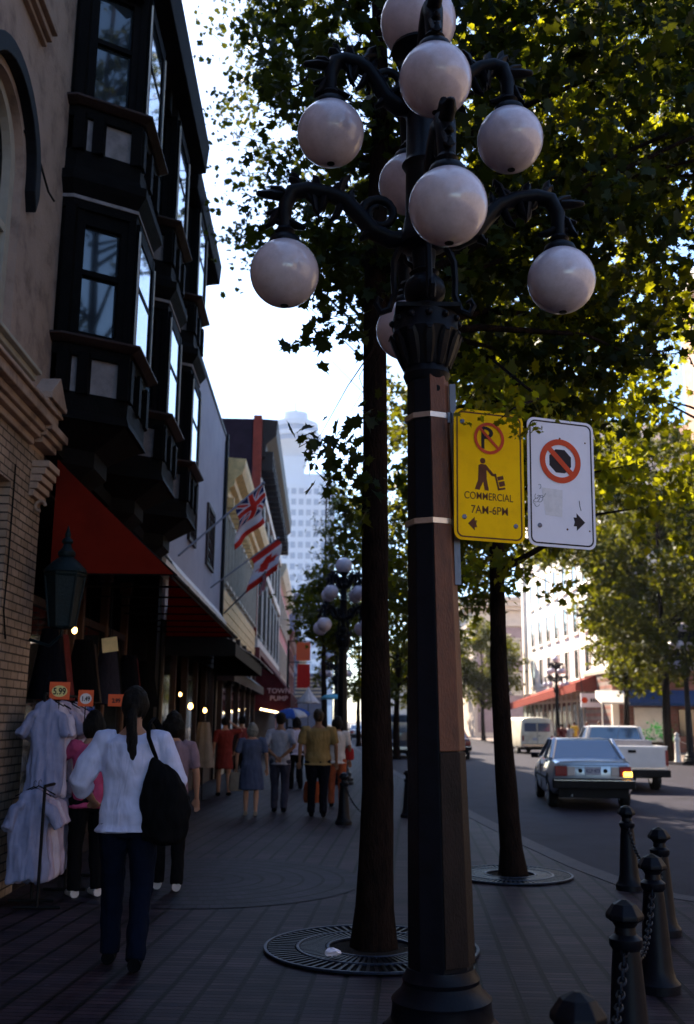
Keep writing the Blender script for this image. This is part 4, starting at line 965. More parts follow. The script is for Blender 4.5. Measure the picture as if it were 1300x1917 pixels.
def make_grate(x, y, r, label):
    g = thing('tree_grate', (x, y, 0), label, 'tree grate', 'round iron tree grates')
    mb = MB(); mb.lathe([(r*1.0, -.02), (r*1.0, .010), (.9*r, .010)], n=48); me_ = None
    mb = MB(); mb.v = [(r*.99*math.cos(2*PI*k/48), r*.99*math.sin(2*PI*k/48), .008) for k in range(48)]; mb.f = [tuple(range(48))]; mb.mi = [0]; mb.build('soil_bed', M['soil'], g, local=True)
    for rr in (1.0, .70, .42):
        mb = MB(); o_ = [(r*rr*math.cos(2*PI*k/64), r*rr*math.sin(2*PI*k/64), .010) for k in range(64)]; i_ = [((r*rr-.024)*math.cos(2*PI*k/64), (r*rr-.024)*math.sin(2*PI*k/64), .010) for k in range(64)]
        mb.ring(o_, i_, (0, 0, .018)); mb.build('grate_ring', M['grate'], g, local=True, bevel=.004)
    mb = MB()
    for k in range(72):
        a = 2*PI*k/72; c, s = math.cos(a), math.sin(a); n = Vector((-s, c, 0))*.009
        for ra, rb in ((.43, .66), (.71, .96)):
            p, q = Vector((c*r*ra, s*r*ra, .011)), Vector((c*r*rb, s*r*rb, .011))
            mb.loft([[p-n, p+n, p+n+Vector((0, 0, .012)), p-n+Vector((0, 0, .012))], [q-n*1.3, q+n*1.3, q+n*1.3+Vector((0, 0, .012)), q-n*1.3+Vector((0, 0, .012))]])
    mb.build('grate_bars', M['iron'], g, local=True)
    return g
T1, T2 = (.40, 7.6), (2.06, 11.1)
make_grate(*T1, .77, 'round iron grate ringing the nearest tree trunk, left of the lamp')
make_grate(*T2, .66, 'round iron grate around the slimmer tree by the kerb')
lt = thing('litter', (.12, 7.25, .03), 'crumpled white paper scrap lying on the near tree grate', 'litter')
mb = MB(); mb.ball((0, 0, .03), .045, 7, 5, 1.2, .7, .5); mb.v = [(a+random.uniform(-.012, .012), b+random.uniform(-.012, .012), c+random.uniform(-.008, .008)) for a, b, c in mb.v]; mb.build('crumpled_paper', M['sign_white'], lt, local=True)

# ================================================================ TREES
LEAF = np.array([(0, -.1), (.10, .02), (.36, -.06), (.30, .14), (.52, .34), (.28, .40), (.20, .62), (.06, .58), (0, .92), (-.06, .58), (-.20, .62), (-.28, .40), (-.52, .34), (-.30, .14), (-.36, -.06), (-.10, .02)])
LEAF5 = np.array([(0, -.1), (.42, .05), (.24, .36), (.16, .55), (0, .9), (-.16, .55), (-.24, .36), (-.42, .05)])
LEAFD = np.array([(0, 0), (.3, .45), (0, 1), (-.3, .45)])
LEAFN = np.array([(0, 0), (.10, .4), (0, 1), (-.10, .4)])
def leaves_mesh(P, size, shape, droop=.3):
    n = len(P); k = len(shape)
    az = rng.uniform(0, 2*PI, n); tilt = rng.normal(droop, .55, n)
    d = np.stack([np.cos(az)*np.cos(tilt), np.sin(az)*np.cos(tilt), -np.sin(tilt)], 1)     # leaf axis
    rnd = rng.normal(0, 1, (n, 3)); rnd[:, 2] += .8
    s = np.cross(d, rnd); s /= np.linalg.norm(s, axis=1)[:, None]
    nn = np.cross(s, d)
    sz = size*rng.uniform(.45, 1.3, n)
    bend = rng.uniform(-.6, .6, n)
    curl = rng.uniform(-.5, .2, n)
    V = P[:, None, :] + (sz*curl)[:, None, None]*(shape[None, :, 1, None]**2)*nn[:, None, :] + sz[:, None, None]*(shape[None, :, 0, None]*s[:, None, :] + shape[None, :, 1, None]*d[:, None, :] + (bend[:, None]*(np.abs(shape[None, :, 0])))[:, :, None]*nn[:, None, :])
    me = bpy.data.meshes.new('foliage'); me.vertices.add(n*k); me.vertices.foreach_set('co', V.reshape(-1).astype(np.float32))
    me.loops.add(n*k); me.loops.foreach_set('vertex_index', np.arange(n*k, dtype=np.int32))
    me.polygons.add(n); me.polygons.foreach_set('loop_start', np.arange(0, n*k, k, dtype=np.int32)); me.polygons.foreach_set('loop_total', np.full(n, k, dtype=np.int32))
    me.update(calc_edges=True); return me
def cluster_pts(c, r, n, rr):
    """leaves gathered on short twigs inside a clump"""
    tw = max(3, n//11); t0 = rng.normal(0, .5, (tw, 3))*np.array(r)+np.array(c)
    idx = rng.integers(0, tw, n); off = rng.normal(0, 1, (n, 3))*rr; off[:, 2] *= .6
    dirs = rng.normal(0, 1, (tw, 3)); dirs[:, 2] -= .3; dirs /= np.linalg.norm(dirs, axis=1)[:, None]
    return t0[idx]+dirs[idx]*rng.uniform(-1, 1, n)[:, None]*rr*2.2+off*.5
def make_tree(x, y, r0, ztop, clumps, label, leafm, lsize, shape, fork=3.6, extra=None, cat='tree', lean=(0, 0), nlimb=26, group='street trees', twig=.13, name='street_tree', limb_reach=99):
    t = thing(name, (x, y, 0), label, cat, group)
    mb = MB(); rnd = random.Random(int(x*100+y*10))
    zs = [0, .12, .5, 1.2, 2.2, fork, fork+1.5, fork+3, ztop*.8, ztop]
    pts = [Vector((x+lean[0]*z/4+.04*math.sin(z*1.1+x), y+lean[1]*z/4+.04*math.cos(z*.9), z)) for z in zs]
    rad = [r0*1.4, r0*1.15, r0*1.05, r0*.98, r0*.86, r0*.72, r0*.6, r0*.45, r0*.28, .03]
    zz = np.arange(0, ztop, .28); T_ = MB(); cc = []; rr_ = []
    for z in zz:
        c = Vector([float(np.interp(z, zs, [p[q] for p in pts])) for q in range(3)]); cc.append(c); rr_.append(float(np.interp(z, zs, rad)))
    T_.tube(cc, rr_, 18)
    for i, v in enumerate(T_.v):
        k = MN.noise(Vector((v[0]*7, v[1]*7, v[2]*1.3+x)))*.10+MN.noise(Vector((v[0]*22, v[1]*22, v[2]*4)))*.06
        c = Vector([float(np.interp(v[2], zs, [p[q] for p in pts])) for q in range(3)]); d = Vector(v)-c; d.z = 0
        if v[2] < ztop-.6: T_.v[i] = tuple(Vector(v)+d*k*(1+(.9 if v[2] < .3 else 0)))
    mb.add(T_.v, T_.f)
    def at_z(z):
        for i in range(len(zs)-1):
            if zs[i] <= z <= zs[i+1]:
                k = (z-zs[i])/(zs[i+1]-zs[i]); return pts[i].lerp(pts[i+1], k), rad[i]*(1-k)+rad[i+1]*k
        return pts[-1], .03
    clumps_l = [c for c in clumps if math.hypot(c[0][0]-x, c[0][1]-y) < limb_reach]
    pick = clumps_l if len(clumps_l) <= nlimb else rnd.sample(clumps_l, nlimb)
    for c, r, n in pick:
        cz = max(fork*.9, min(ztop-1, c[2]-.45*math.hypot(c[0]-x, c[1]-y)-.2)); s, sr = at_z(cz); e = Vector(c)
        m1 = s.lerp(e, .35)+Vector((rnd.uniform(-.15, .15), rnd.uniform(-.15, .15), .12)); m2 = s.lerp(e, .7)+Vector((rnd.uniform(-.2, .2), rnd.uniform(-.2, .2), .12))
        k = min(.07, sr*.55, .004+n*.00045); mb.tube([s, m1, m2, e, e+Vector((rnd.uniform(-.3, .3), rnd.uniform(-.3, .3), -.1))], [k, k*.6, k*.35, k*.18, .004], 6)
    mb.build('trunk', M['bark'], t, smooth=60)
    P_ = np.concatenate([cluster_pts(c, r, n, twig) for c, r, n in clumps])
    if extra is not None: P_ = np.concatenate([P_, extra])
    me = leaves_mesh(P_-np.array([x, y, 0]), lsize, shape); link('crown', me, leafm, t)
    return t
def clumps_in(c, R, n, leaves, rad=(.45, .45, .3), keep=None, shell=.35):
    out = []; tries = 0
    while len(out) < n and tries < n*60:
        tries += 1; v = rng.normal(0, 1, 3); v /= np.linalg.norm(v); v *= rng.uniform(shell, 1)**(1/2.2)
        p = np.array(c)+v*np.array(R)
        if keep and not keep(p): continue
        k = rng.uniform(.7, 1.3); out.append((tuple(p), tuple(np.array(rad)*k), int(leaves*k)))
    return out
def left_limit(y):      # how far the near crown reaches over the street, by height in the view
    ys = [-400, 0, 100, 200, 300, 400, 480, 520, 600, 700, 1200]; xs = [430, 455, 455, 480, 490, 500, 500, 650, 705, 720, 760]
    return np.interp(y, ys, xs)
def keep1(p):
    px, py = proj(p)
    if math.hypot(p[0]-.58, p[1]-5.2) < 1.35 and p[2] < 6.4: return False
    if p[1] < 6.3 and -100 < px < 1400 and py > -150: return False
    if px < left_limit(py)+35: return False
    if py > 560 and px < 860: return False
    return not (900 < py)
near = clumps_in((.7, 9.2, 8.8), (4.6, 3.4, 4.6), 200, 170, (.55, .55, .36), keep1)
hang = []
for px, py, Y, r, n in ((560, 90, 9.5, .45, 110), (600, 60, 9, .5, 130), (520, 170, 10, .35, 70), (560, 230, 10, .35, 80), (540, 330, 9.5, .25, 45), (500, 420, 10, .3, 55), (570, 440, 9.5, .2, 30),
                        (620, 625, 7.2, .13, 34), (590, 640, 7.3, .09, 16), (655, 600, 7.4, .1, 14), (600, 815, 7.3, .10, 18), (630, 870, 7.2, .13, 34), (590, 850, 7.2, .08, 12), (665, 930, 7.3, .12, 26), (640, 800, 7.4, .06, 6), (655, 890, 7.3, .1, 18),
                        (640, 520, 8.5, .2, 24), (610, 470, 9, .25, 30), (700, 780, 7.35, .08, 12), (680, 990, 7.4, .08, 10), (650, 380, 9.0, .35, 60), (670, 470, 9.0, .3, 40)):
    p = atY(px, py, Y); hang.append((tuple(p), (r, r, r*.75), n))
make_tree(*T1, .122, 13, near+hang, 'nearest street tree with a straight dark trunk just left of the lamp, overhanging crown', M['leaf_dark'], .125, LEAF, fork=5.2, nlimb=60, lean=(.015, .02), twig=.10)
def keep2(p):
    px, py = proj(p)
    if math.hypot(p[0]-.58, p[1]-5.2) < 1.3 or p[1] < 6.6: return False
    if px < 865 or (py > 1120): return False
    if py > 1000 and px > 1020: return False
    if px > 1215 and 520 < py < 1010 and rng.random() < .75: return False
    if 1085 < px < 1250 and 770 < py < 1030 and rng.random() < .5: return False
    return True
mid = clumps_in((3.6, 11.3, 7.2), (3.3, 3.2, 3.9), 135, 115, (.55, .55, .34), keep2)
extra2 = []
for px, py, Y, r, n in ((880, 720, 8.5, .3, 60), (930, 740, 8, .3, 60), (1000, 760, 8.5, .3, 55), (900, 1040, 10.5, .18, 30), (950, 1060, 10.6, .2, 36), (880, 1075, 10.5, .15, 20), (990, 1080, 10.7, .2, 30), (1050, 1100, 11, .25, 34), (1090, 700, 9.5, .4, 70), (1020, 640, 9, .4, 70), (1170, 720, 10, .35, 50)):
    p = atY(px, py, Y); extra2.append((tuple(p), (r, r, r*.6), n))
make_tree(*T2, .112, 11.5, mid+extra2, 'slimmer street tree at the kerb right of the lamp, growing from a round grate', M['leaf'], .125, LEAF, fork=3.6, nlimb=40, lean=(-.07, .0), twig=.11, limb_reach=2.0)
# sprig hanging in front of the top of the signs
sp = thing('leafy_sprig', (1.2, 4.98, 3.3), 'small leafy twig drooping in front of the tops of the two signs', 'twig')
pp = []
for px, py, n, r in ((905, 772, 12, .04), (950, 785, 16, .045), (985, 800, 12, .03), (930, 755, 16, .05), (1010, 775, 12, .05), (880, 765, 8, .04), (965, 760, 14, .05), (1040, 765, 10, .05), (965, 815, 4, .012)):
    c = atY(px, py, 4.9); pp.append(np.array(c)+rng.normal(0, r, (n, 3)))
pp = np.concatenate(pp); me = leaves_mesh(pp-np.array([1.2, 4.98, 3.3]), .048, LEAF); link('leaves', me, M['leaf'], sp)
mb = MB(); mb.tube([(1.25, 6.9, 4.2), atY(1010, 745, 5.5), atY(960, 765, 4.92), atY(930, 790, 4.9)], [.012, .009, .005, .002], 5); mb.build('twig', M['bark'], sp)

def keepL(p):
    px, py = proj(p)
    return px > 560 and py > 900 or px > 720
def tree_at(x, y, r0, cz, R, n, leaves, label, m=M['leaf_far'], shape=LEAF5, ls=.17, ztop=None, keep=None, fork=3.4, rad=(.55, .55, .4), nl=18, twig=.16, shell=.3):
    return make_tree(x, y, r0, ztop or cz+R[2]*.7, clumps_in((x, y, cz), R, n, leaves, rad, keep, shell), label, m, ls, shape, fork=fork, nlimb=nl, twig=twig)
tree_at(2.3, 18.5, .11, 7.4, (3.2, 2.6, 3.8), 100, 110, 'street tree standing behind the slim kerb tree, its crown mid green', keep=lambda p: proj(p)[0] > 800 and not (935 < proj(p)[0] < 1110 and proj(p)[1] > 1030))
tree_at(2.4, 26, .12, 7.2, (2.8, 2.6, 3.6), 80, 110, 'street tree along the kerb, third in line on the left side', keep=lambda p: proj(p)[0] > 715 and not (935 < proj(p)[0] < 1110 and proj(p)[1] > 1030))
tree_at(.75, 31, .12, 6.2, (2.0, 2.4, 3.2), 60, 100, 'dark green tree behind the second lamp, drooping over the walkway', keep=lambda p: proj(p)[0] > (575 if proj(p)[1] > 1060 else 612))
make_tree(.2, 40, .13, 11, clumps_in((.2, 40, 8.6), (2.7, 2.4, 3.6), 60, 110, (.5, .5, .6), lambda p: proj(p)[0] > (575 if proj(p)[1] > 1060 else 612)), 'tree with feathery blue green drooping foliage in front of the pale tower', M['leaf_fine'], .26, LEAFN, fork=4, nlimb=20, twig=.22)
tree_at(3.4, 44, .14, 5.6, (2.8, 2.6, 3.6), 60, 90, 'sunlit green tree seen between the two near trunks, behind the dark blue van', ls=.2)
tree_at(2.6, 66, .15, 6.5, (3.2, 3, 4), 55, 90, 'more distant sunlit kerb tree on the left side of the road', ls=.26)
# right-hand side
def keepR(p):
    px, py = proj(p); return not (930 < px < 1100 and py > 1235) 
tree_at(15.4, 44.5, .20, 9.4, (5.6, 5, 6.6), 160, 150, 'thick trunked tree on the far sidewalk behind the pickup truck', ls=.27, rad=(.9, .9, .55), twig=.25, fork=4.2, keep=lambda p: p[2] > 3.4 and not (1010 < proj(p)[0] < 1150 and proj(p)[1] > 1245) and not (proj(p)[0] < 1110 and proj(p)[1] > 1040))
tree_at(16.2, 53, .17, 8.6, (5.4, 4, 5.4), 150, 160, 'slender tree on the far sidewalk just left of the thick trunk, by the restaurant', ls=.27, rad=(.8, .8, .5), twig=.25, fork=3.6, keep=lambda p: p[2] > 3.6 and not (proj(p)[0] < 1150 and proj(p)[1] > 1240) and not (proj(p)[0] < 1100 and proj(p)[1] > 1040))
tree_at(14.6, 90, .18, 6.8, (3.4, 3.2, 3.8), 80, 140, 'rounded sunlit tree beyond the van, left of the beige corner building', ls=.32, rad=(.8, .8, .6), twig=.28, fork=3)
tree_at(11.8, 118, .2, 7.8, (4.4, 4, 5), 60, 90, 'distant street tree between the lamp pole and the rounded tree', ls=.4, rad=(1, 1, .7), twig=.35, fork=3)
# overhanging neighbours nearer than the frame's right edge: big crown high on the right
def keepN(p):
    px, py = proj(p)
    if p[1] < 9: return False
    if py > 1010 or px < 900: return False
    if px > 1215 and 500 < py < 960: return rng.random() < .3
    return True
make_tree(7.6, 14.5, .16, 13, clumps_in((6.6, 15, 9.6), (4.4, 3.6, 4.6), 120, 110, (.6, .6, .4), keepN), 'large tree out of frame to the right whose branches fill the upper right corner', M['leaf'], .15, LEAF, fork=4.5, nlimb=40, twig=.14, limb_reach=3.0)
bs = thing('potted_bush', (18.2, 54.5, 0), 'round green bush in a pot by the brown brick house', 'bush')
mb = MB(); mb.lathe([(.3, 0), (.42, .6), (.45, .62), (.4, .62)], (18.2, 54.5, 0), 16); mb.build('pot', M['brownwood'], bs)
me = leaves_mesh(np.concatenate([cluster_pts((18.2+dx, 54.5, 1.0+dz), (.4, .4, .3), 120, .15) for dx, dz in ((-.5, 0), (.4, .1), (0, .45), (-.9, -.3), (.8, -.2))])-np.array([18.2, 54.5, 0]), .14, LEAFD)
M['bush_leaf'] = leaf_mat('bush_leaf', (.02, .12, .035), (.03, .16, .05), (.05, .2, .06), tcol=(.05, .3, .05)); link('foliage', me, M['bush_leaf'], bs)

make_tree(.5, -2.2, .13, 12, clumps_in((.6, -1.6, 7.6), (4.6, 4.3, 2.4), 90, 150, (.7, .7, .4), lambda p: p[1] < 3.2 and p[2] > 5.0), 'unseen street tree added overhead behind the viewpoint to shade the near paving', M['leaf_dark'], .16, LEAFD, fork=4.5, nlimb=30, twig=.16)  # out-of-view crown added to darken the near paving

def keepF(p):
    px, py = proj(p); return 330 < px < 760 and py < 470 and px > np.interp(py, [-300, 0, 150, 300, 440], [330, 345, 360, 370, 385])
cl3 = clumps_in((.2, 17.5, 12.2), (3.2, 3.0, 4.4), 55, 65, (.45, .45, .45), lambda p: keepF(p) and proj(p)[0] > 430)
for px, py, r, n in ((395, 60, .4, 60), (430, 150, .35, 50), (400, 200, .2, 22), (385, 260, .18, 18), (390, 330, .16, 16), (388, 400, .2, 26), (392, 440, .1, 10), (445, 320, .2, 24), (455, 420, .3, 40), (470, 480, .25, 34), (455, 540, .1, 10), (480, 120, .5, 90), (520, 300, .5, 80)):
    p = atY(px, py, 15.5); cl3.append((tuple(p), (r*.7, r*.7, r*.9), int(n*.6)))
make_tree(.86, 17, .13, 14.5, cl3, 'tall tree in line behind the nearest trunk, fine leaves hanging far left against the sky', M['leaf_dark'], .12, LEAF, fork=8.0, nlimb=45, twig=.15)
# ================================================================ VEHICLES (built facing +Y, origin on the road under the middle)
def wheel(par, x, y, r, wd, lab=None):
    mb = MB(); s = 1 if x > 0 else -1
    prof = [(r*.62, -wd/2), (r*.93, -wd/2), (r, -wd*.32), (r, wd*.32), (r*.93, wd/2), (r*.62, wd/2)]
    def put(mb_, prof_, n=28):
        rings = [[(x+z, y+math.cos(2*PI*j/n)*q, r+math.sin(2*PI*j/n)*q) for j in range(n)] for q, z in prof_]; mb_.loft(rings)
    put(mb, prof); t = mb.build('wheel', M['rubber'], par, local=True, smooth=40)
    mb = MB(); put(mb, [(r*.60, -wd*.51), (r*.55, -wd*.40), (r*.25, -wd*.46), (r*.2, -wd*.54), (r*.2, wd*.54), (r*.25, wd*.46), (r*.55, wd*.40), (r*.60, wd*.51)]); mb.build('rim', M['chrome'], t, local=True, smooth=30)
    return t
def car_body(stations, par, m, arches, zr=.0, name='body', arch_r=.36, wx=.9):
    """stations: (y, half width, z bottom, z belt, half width at belt)"""
    mb = MB(); rings = []
    for y, hw, zb, zt, ht in stations:
        half = [(0, zb), (hw*.90, zb), (hw*.97, zb+.08), (hw, zb+(zt-zb)*.45), (hw*.985, zb+(zt-zb)*.75), (ht, zt-.02), (ht-.05, zt+.005), (ht*.5, zt+.02), (0, zt+.025)]
        ring = [(x, y, z) for x, z in half]+[(-x, y, z) for x, z in half[1:-1][::-1]]
        rings.append(ring)
    mb.loft(rings)
    me = mb.mesh(); bm = bmesh.new(); bm.from_mesh(me); bmesh.ops.recalc_face_normals(bm, faces=bm.faces); bm.to_mesh(me); bm.free()
    cut = MB(); n = 24
    for y in arches:
        for s in (-1, 1):
            a, b = (s*.62, s*1.3); rings = [[(x, y+math.cos(2*PI*j/n)*arch_r, .33+math.sin(2*PI*j/n)*arch_r) for j in range(n)] for x in sorted((a, b))]; cut.loft(rings)
    cm = cut.mesh(); bm = bmesh.new(); bm.from_mesh(cm); bmesh.ops.recalc_face_normals(bm, faces=bm.faces); bm.to_mesh(cm); bm.free()
    co = bpy.data.objects.new('cut', cm); C.objects.link(co)
    me2 = evaluated(me, [('BOOLEAN', dict(operation='DIFFERENCE', object=co, solver='EXACT'))]); bpy.data.objects.remove(co)
    me2.materials.clear(); me2.polygons.foreach_set('use_smooth', [True]*len(me2.polygons)); me2.set_sharp_from_angle(angle=math.radians(32))
    o = link(name, me2, m, par); b = o.modifiers.new('b', 'BEVEL'); b.width = .012; b.segments = 2; b.limit_method = 'ANGLE'; b.angle_limit = math.radians(32)
    return o
def quad_slab(mb, P4, th):
    P4 = [Vector(p) for p in P4]; n = (P4[1]-P4[0]).cross(P4[3]-P4[0]).normalized()*th; mb.loft([P4, [p+n for p in P4]])
def cabin(par, m, belt, roof, zb, zt, glass=M['car_glass'], bpillar=True):
    """belt/roof: (y rear, y front, half width). pillars + roof as one part, panes as parts"""
    (br, bf, bw), (rr, rf, rw) = belt, roof
    c = lambda y, w_, z, s: Vector((s*w_, y, z))
    mb = MB()
    RB = [c(br, bw, zb, -1), c(br, bw, zb, 1), c(rr, rw, zt, 1), c(rr, rw, zt, -1)]
    mb.loft([[(-rw, rr, zt-.03), (rw, rr, zt-.03), (rw, rf, zt-.03), (-rw, rf, zt-.03)], [(-rw, rr, zt), (rw, rr, zt), (rw, rf, zt), (-rw, rf, zt)], [(-rw*.85, rr+.12, zt+.035), (rw*.85, rr+.12, zt+.035), (rw*.85, rf-.12, zt+.035), (-rw*.85, rf-.12, zt+.035)]])
    for s in (-1, 1):
        for a, b, t in ((c(br, bw, zb, s), c(rr, rw, zt, s), .06), (c(bf, bw, zb, s), c(rf, rw, zt, s), .04)):
            mb.tube([a, b], t, 6)
        if bpillar:
            ym = (br*.45+bf*.55); mb.tube([c(ym, bw, zb, s), c(ym-.02, rw, zt, s)], .035, 6)
        if bpillar and br < -1.0: 
            mb.prism([c(br, bw, zb, s), c(br+.38, bw, zb, s), c(rr+.22, rw, zt-.02, s), c(rr, rw, zt-.02, s)], (-s*.03, 0, 0))
    mb.build('roof', m, par, local=True, smooth=40, bevel=.008)
    def pane(P4, inset=.04, lab=None, name='window'):
        cen = sum((Vector(p) for p in P4), Vector())/4; g = MB(); quad_slab(g, [Vector(p).lerp(cen, inset) for p in P4], .006); return g.build(name, glass, par, local=True)
    pane(RB, .07, name='rear_window'); pane([c(bf, bw, zb, 1), c(bf, bw, zb, -1), c(rf, rw, zt, -1), c(rf, rw, zt, 1)], .06, name='windscreen')
    ym = (br*.45+bf*.55)
    for s in (-1, 1):
        pane([c(br+.25, bw-.005, zb, s), c(ym, bw-.005, zb, s), c(ym-.02, rw-.005, zt, s), c(rr+.1, rw-.005, zt, s)], .05, name='side_window')
        pane([c(ym, bw-.005, zb, s), c(bf, bw-.005, zb, s), c(rf, rw-.005, zt, s), c(ym-.02, rw-.005, zt, s)], .05, name='side_window')
def bx(name, par, m, *b, bevel=.01, **k):
    mb = MB(); mb.box(*b); return mb.build(name, m, par, local=True, bevel=bevel, **k)
def sedan(loc, rz, label, paint, blink=True):
    v = thing('sedan_car', loc, label, 'car', None, rz)
    car_body([(-2.20, .74, .46, .84, .70), (-2.17, .80, .40, .93, .74), (-1.9, .83, .30, .965, .76), (-1.3, .84, .24, .97, .77), (-.5, .845, .22, .93, .78), (.6, .845, .22, .92, .78), (1.2, .84, .24, .90, .76), (1.9, .82, .28, .83, .72), (2.15, .78, .36, .76, .68), (2.2, .70, .44, .70, .62)], v, paint, (-1.33, 1.32))
    cabin(v, paint, (-1.42, 1.05, .75), (-.82, .30, .60), .955, 1.36)
    bx('rear_bumper', v, M['rubber'], -.82, .82, -2.33, -2.16, .42, .62, bevel=.03); bx('bumper_trim', v, M['chrome'], -.80, .80, -2.345, -2.325, .575, .60, bevel=.004)
    bx('valance', v, M['black'], -.70, .70, -2.21, -2.05, .24, .45)
    for s in (-1, 1):
        t = bx('tail_light', v, M['tail_red'], s*.76, s*.52, -2.235, -2.16, .66, .86)
        bx('reverse_light', v, M['tail_clear'], s*.515, s*.36, -2.225, -2.16, .67, .85)
        wheel(v, s*.74, -1.33, .30, .18); wheel(v, s*.74, 1.32, .30, .18)
        mb = MB(); mb.obox((s*.90, .75, .98), (.08, 0, 0), (0, .05, 0), (0, 0, .055)); mb.tube([(s*.78, .78, .94), (s*.88, .76, .96)], .02, 6); mb.build('wing_mirror', M['black'], v, local=True, bevel=.01)
        bx('side_strip', v, M['black'], s*.850, s*.838, -1.0, 1.0, .55, .60, bevel=.003)
        bx('door_handle', v, M['black'], s*.84, s*.822, -.25, -.08, .78, .81, bevel=.003); bx('door_seam', v, M['black'], s*.846, s*.83, .02, .03, .30, .9, bevel=0)
    if blink: bx('blinker', v, M['blinker'], .60, .77, -2.255, -2.236, .665, .755)
    bx('number_plate', v, M['plate'], -.16, .16, -2.235, -2.18, .69, .85, bevel=.004)
    text_on('plate_lettering', 'KLP 473', .10, M['plate_ink'], v, (0, -2.238, .765), (1, 0, 0), (0, 0, 1), .001, .001, .8)
    for x in (-.25, .25):
        mb = MB(); mb.lathe([(.045, 0), (.045, .03), (.02, .035)], (0, 0, 0), 12); mb.v = [(a+x, -2.17-c, .77+b) for a, b, c in mb.v]; mb.build('lamp_bezel', M['black'], v, local=True)
    mb = MB(); mb.tube([(-.66, -2.19, .945), (0, -2.20, .965), (.66, -2.19, .945)], .006, 5); mb.build('boot_trim', M['chrome'], v, local=True)
    mb = MB(); mb.tube([(.70, -1.0, 1.3), (.74, -1.25, 1.75)], .004, 4); mb.build('aerial', M['chrome'], v, local=True)
    bx('boot_seam', v, M['black'], -.70, .70, -2.222, -2.17, .875, .882, bevel=0)
    mb = MB(); mb.tube([(-.45, -2.2, .30), (-.45, -2.36, .29)], .025, 8); mb.build('exhaust', M['chrome'], v, local=True)
    return v
RZ = -.12
sedan((5.85, 22.9, -.12), math.radians(-7), 'silver blue four-door sedan on the road with its right rear indicator glowing amber', M['silver_paint'])
sedan((6.35, 49.6, -.12), math.radians(-1), 'dark sedan with pale windows farther off, partly hidden by the lamp pole', M['maroon_car'], False)

def pickup(loc, rz, label):
    v = thing('pickup_truck', loc, label, 'truck', None, rz); P_ = M['white_paint']
    # bed: floor, sides, headboard and tailgate
    mb = MB()
    for s in (-1, 1): mb.prism([(s*.90, -2.5, .50), (s*.90, -2.5, 1.12), (s*.90, -.35, 1.12), (s*.90, -.35, .50)], (-s*.06, 0, 0))
    mb.box(-.84, .84, -2.5, -.35, .52, .60); mb.box(-.84, .84, -.42, -.35, .6, 1.10)
    for s in (-1, 1): mb.box(s*.93, s*.82, -2.5, -.35, 1.12, 1.15)
    mb.build('bed', P_, v, local=True, bevel=.012)
    bx('tailgate', v, P_, -.835, .835, -2.56, -2.505, .60, 1.14, bevel=.015)
    bx('tailgate_handle', v, M['black'], -.10, .10, -2.575, -2.561, .98, 1.05)
    bx('tailgate_top_rail', v, M['white_paint'], -.835, .835, -2.50, -2.47, 1.08, 1.16)
    bx('rear_bumper', v, M['black'], -.92, .92, -2.72, -2.58, .38, .56, bevel=.02)
    bx('chassis', v, M['black'], -.6, .6, -2.4, 2.3, .34, .49)
    bx('toolbox', v, M['galv'], -.82, .80, -1.3, -.6, .62, 1.28, bevel=.02)
    for s in (-1, 1):
        bx('tail_light', v, M['tail_red'], s*.905, s*.842, -2.575, -2.505, .66, 1.05)
        wheel(v, s*.78, -1.45, .35, .22); wheel(v, s*.78, 1.75, .35, .22)
        mb = MB(); mb.prism([(s*.91, -1.95+.5-.5*math.cos(t), .50+.32*math.sin(t)) for t in np.linspace(0, PI, 12)], (s*.012, 0, 0)); mb.build('arch_lining', M['black'], v, local=True)
        mb = MB(); mb.obox((s*1.02, 1.0, 1.22), (.09, 0, 0), (0, .04, 0), (0, 0, .09)); mb.tube([(s*.88, 1.0, 1.12), (s*1.0, 1.0, 1.18)], .02, 6); mb.build('wing_mirror', M['black'], v, local=True, bevel=.01)
    car_body([(-.34, .88, .40, 1.12, .82), (0, .90, .34, 1.13, .83), (1.1, .90, .34, 1.10, .83), (1.5, .89, .36, 1.06, .80), (2.5, .86, .40, .98, .76), (2.62, .80, .48, .90, .70)], v, P_, (1.75,), name='cab', arch_r=.40)
    cabin(v, P_, (-.28, 1.22, .82), (-.18, .70, .68), 1.12, 1.62, bpillar=False)
    return v
pickup((8.35, 28.7, -.12), math.radians(-6), 'white pickup truck ahead of the silver sedan, seen from behind')

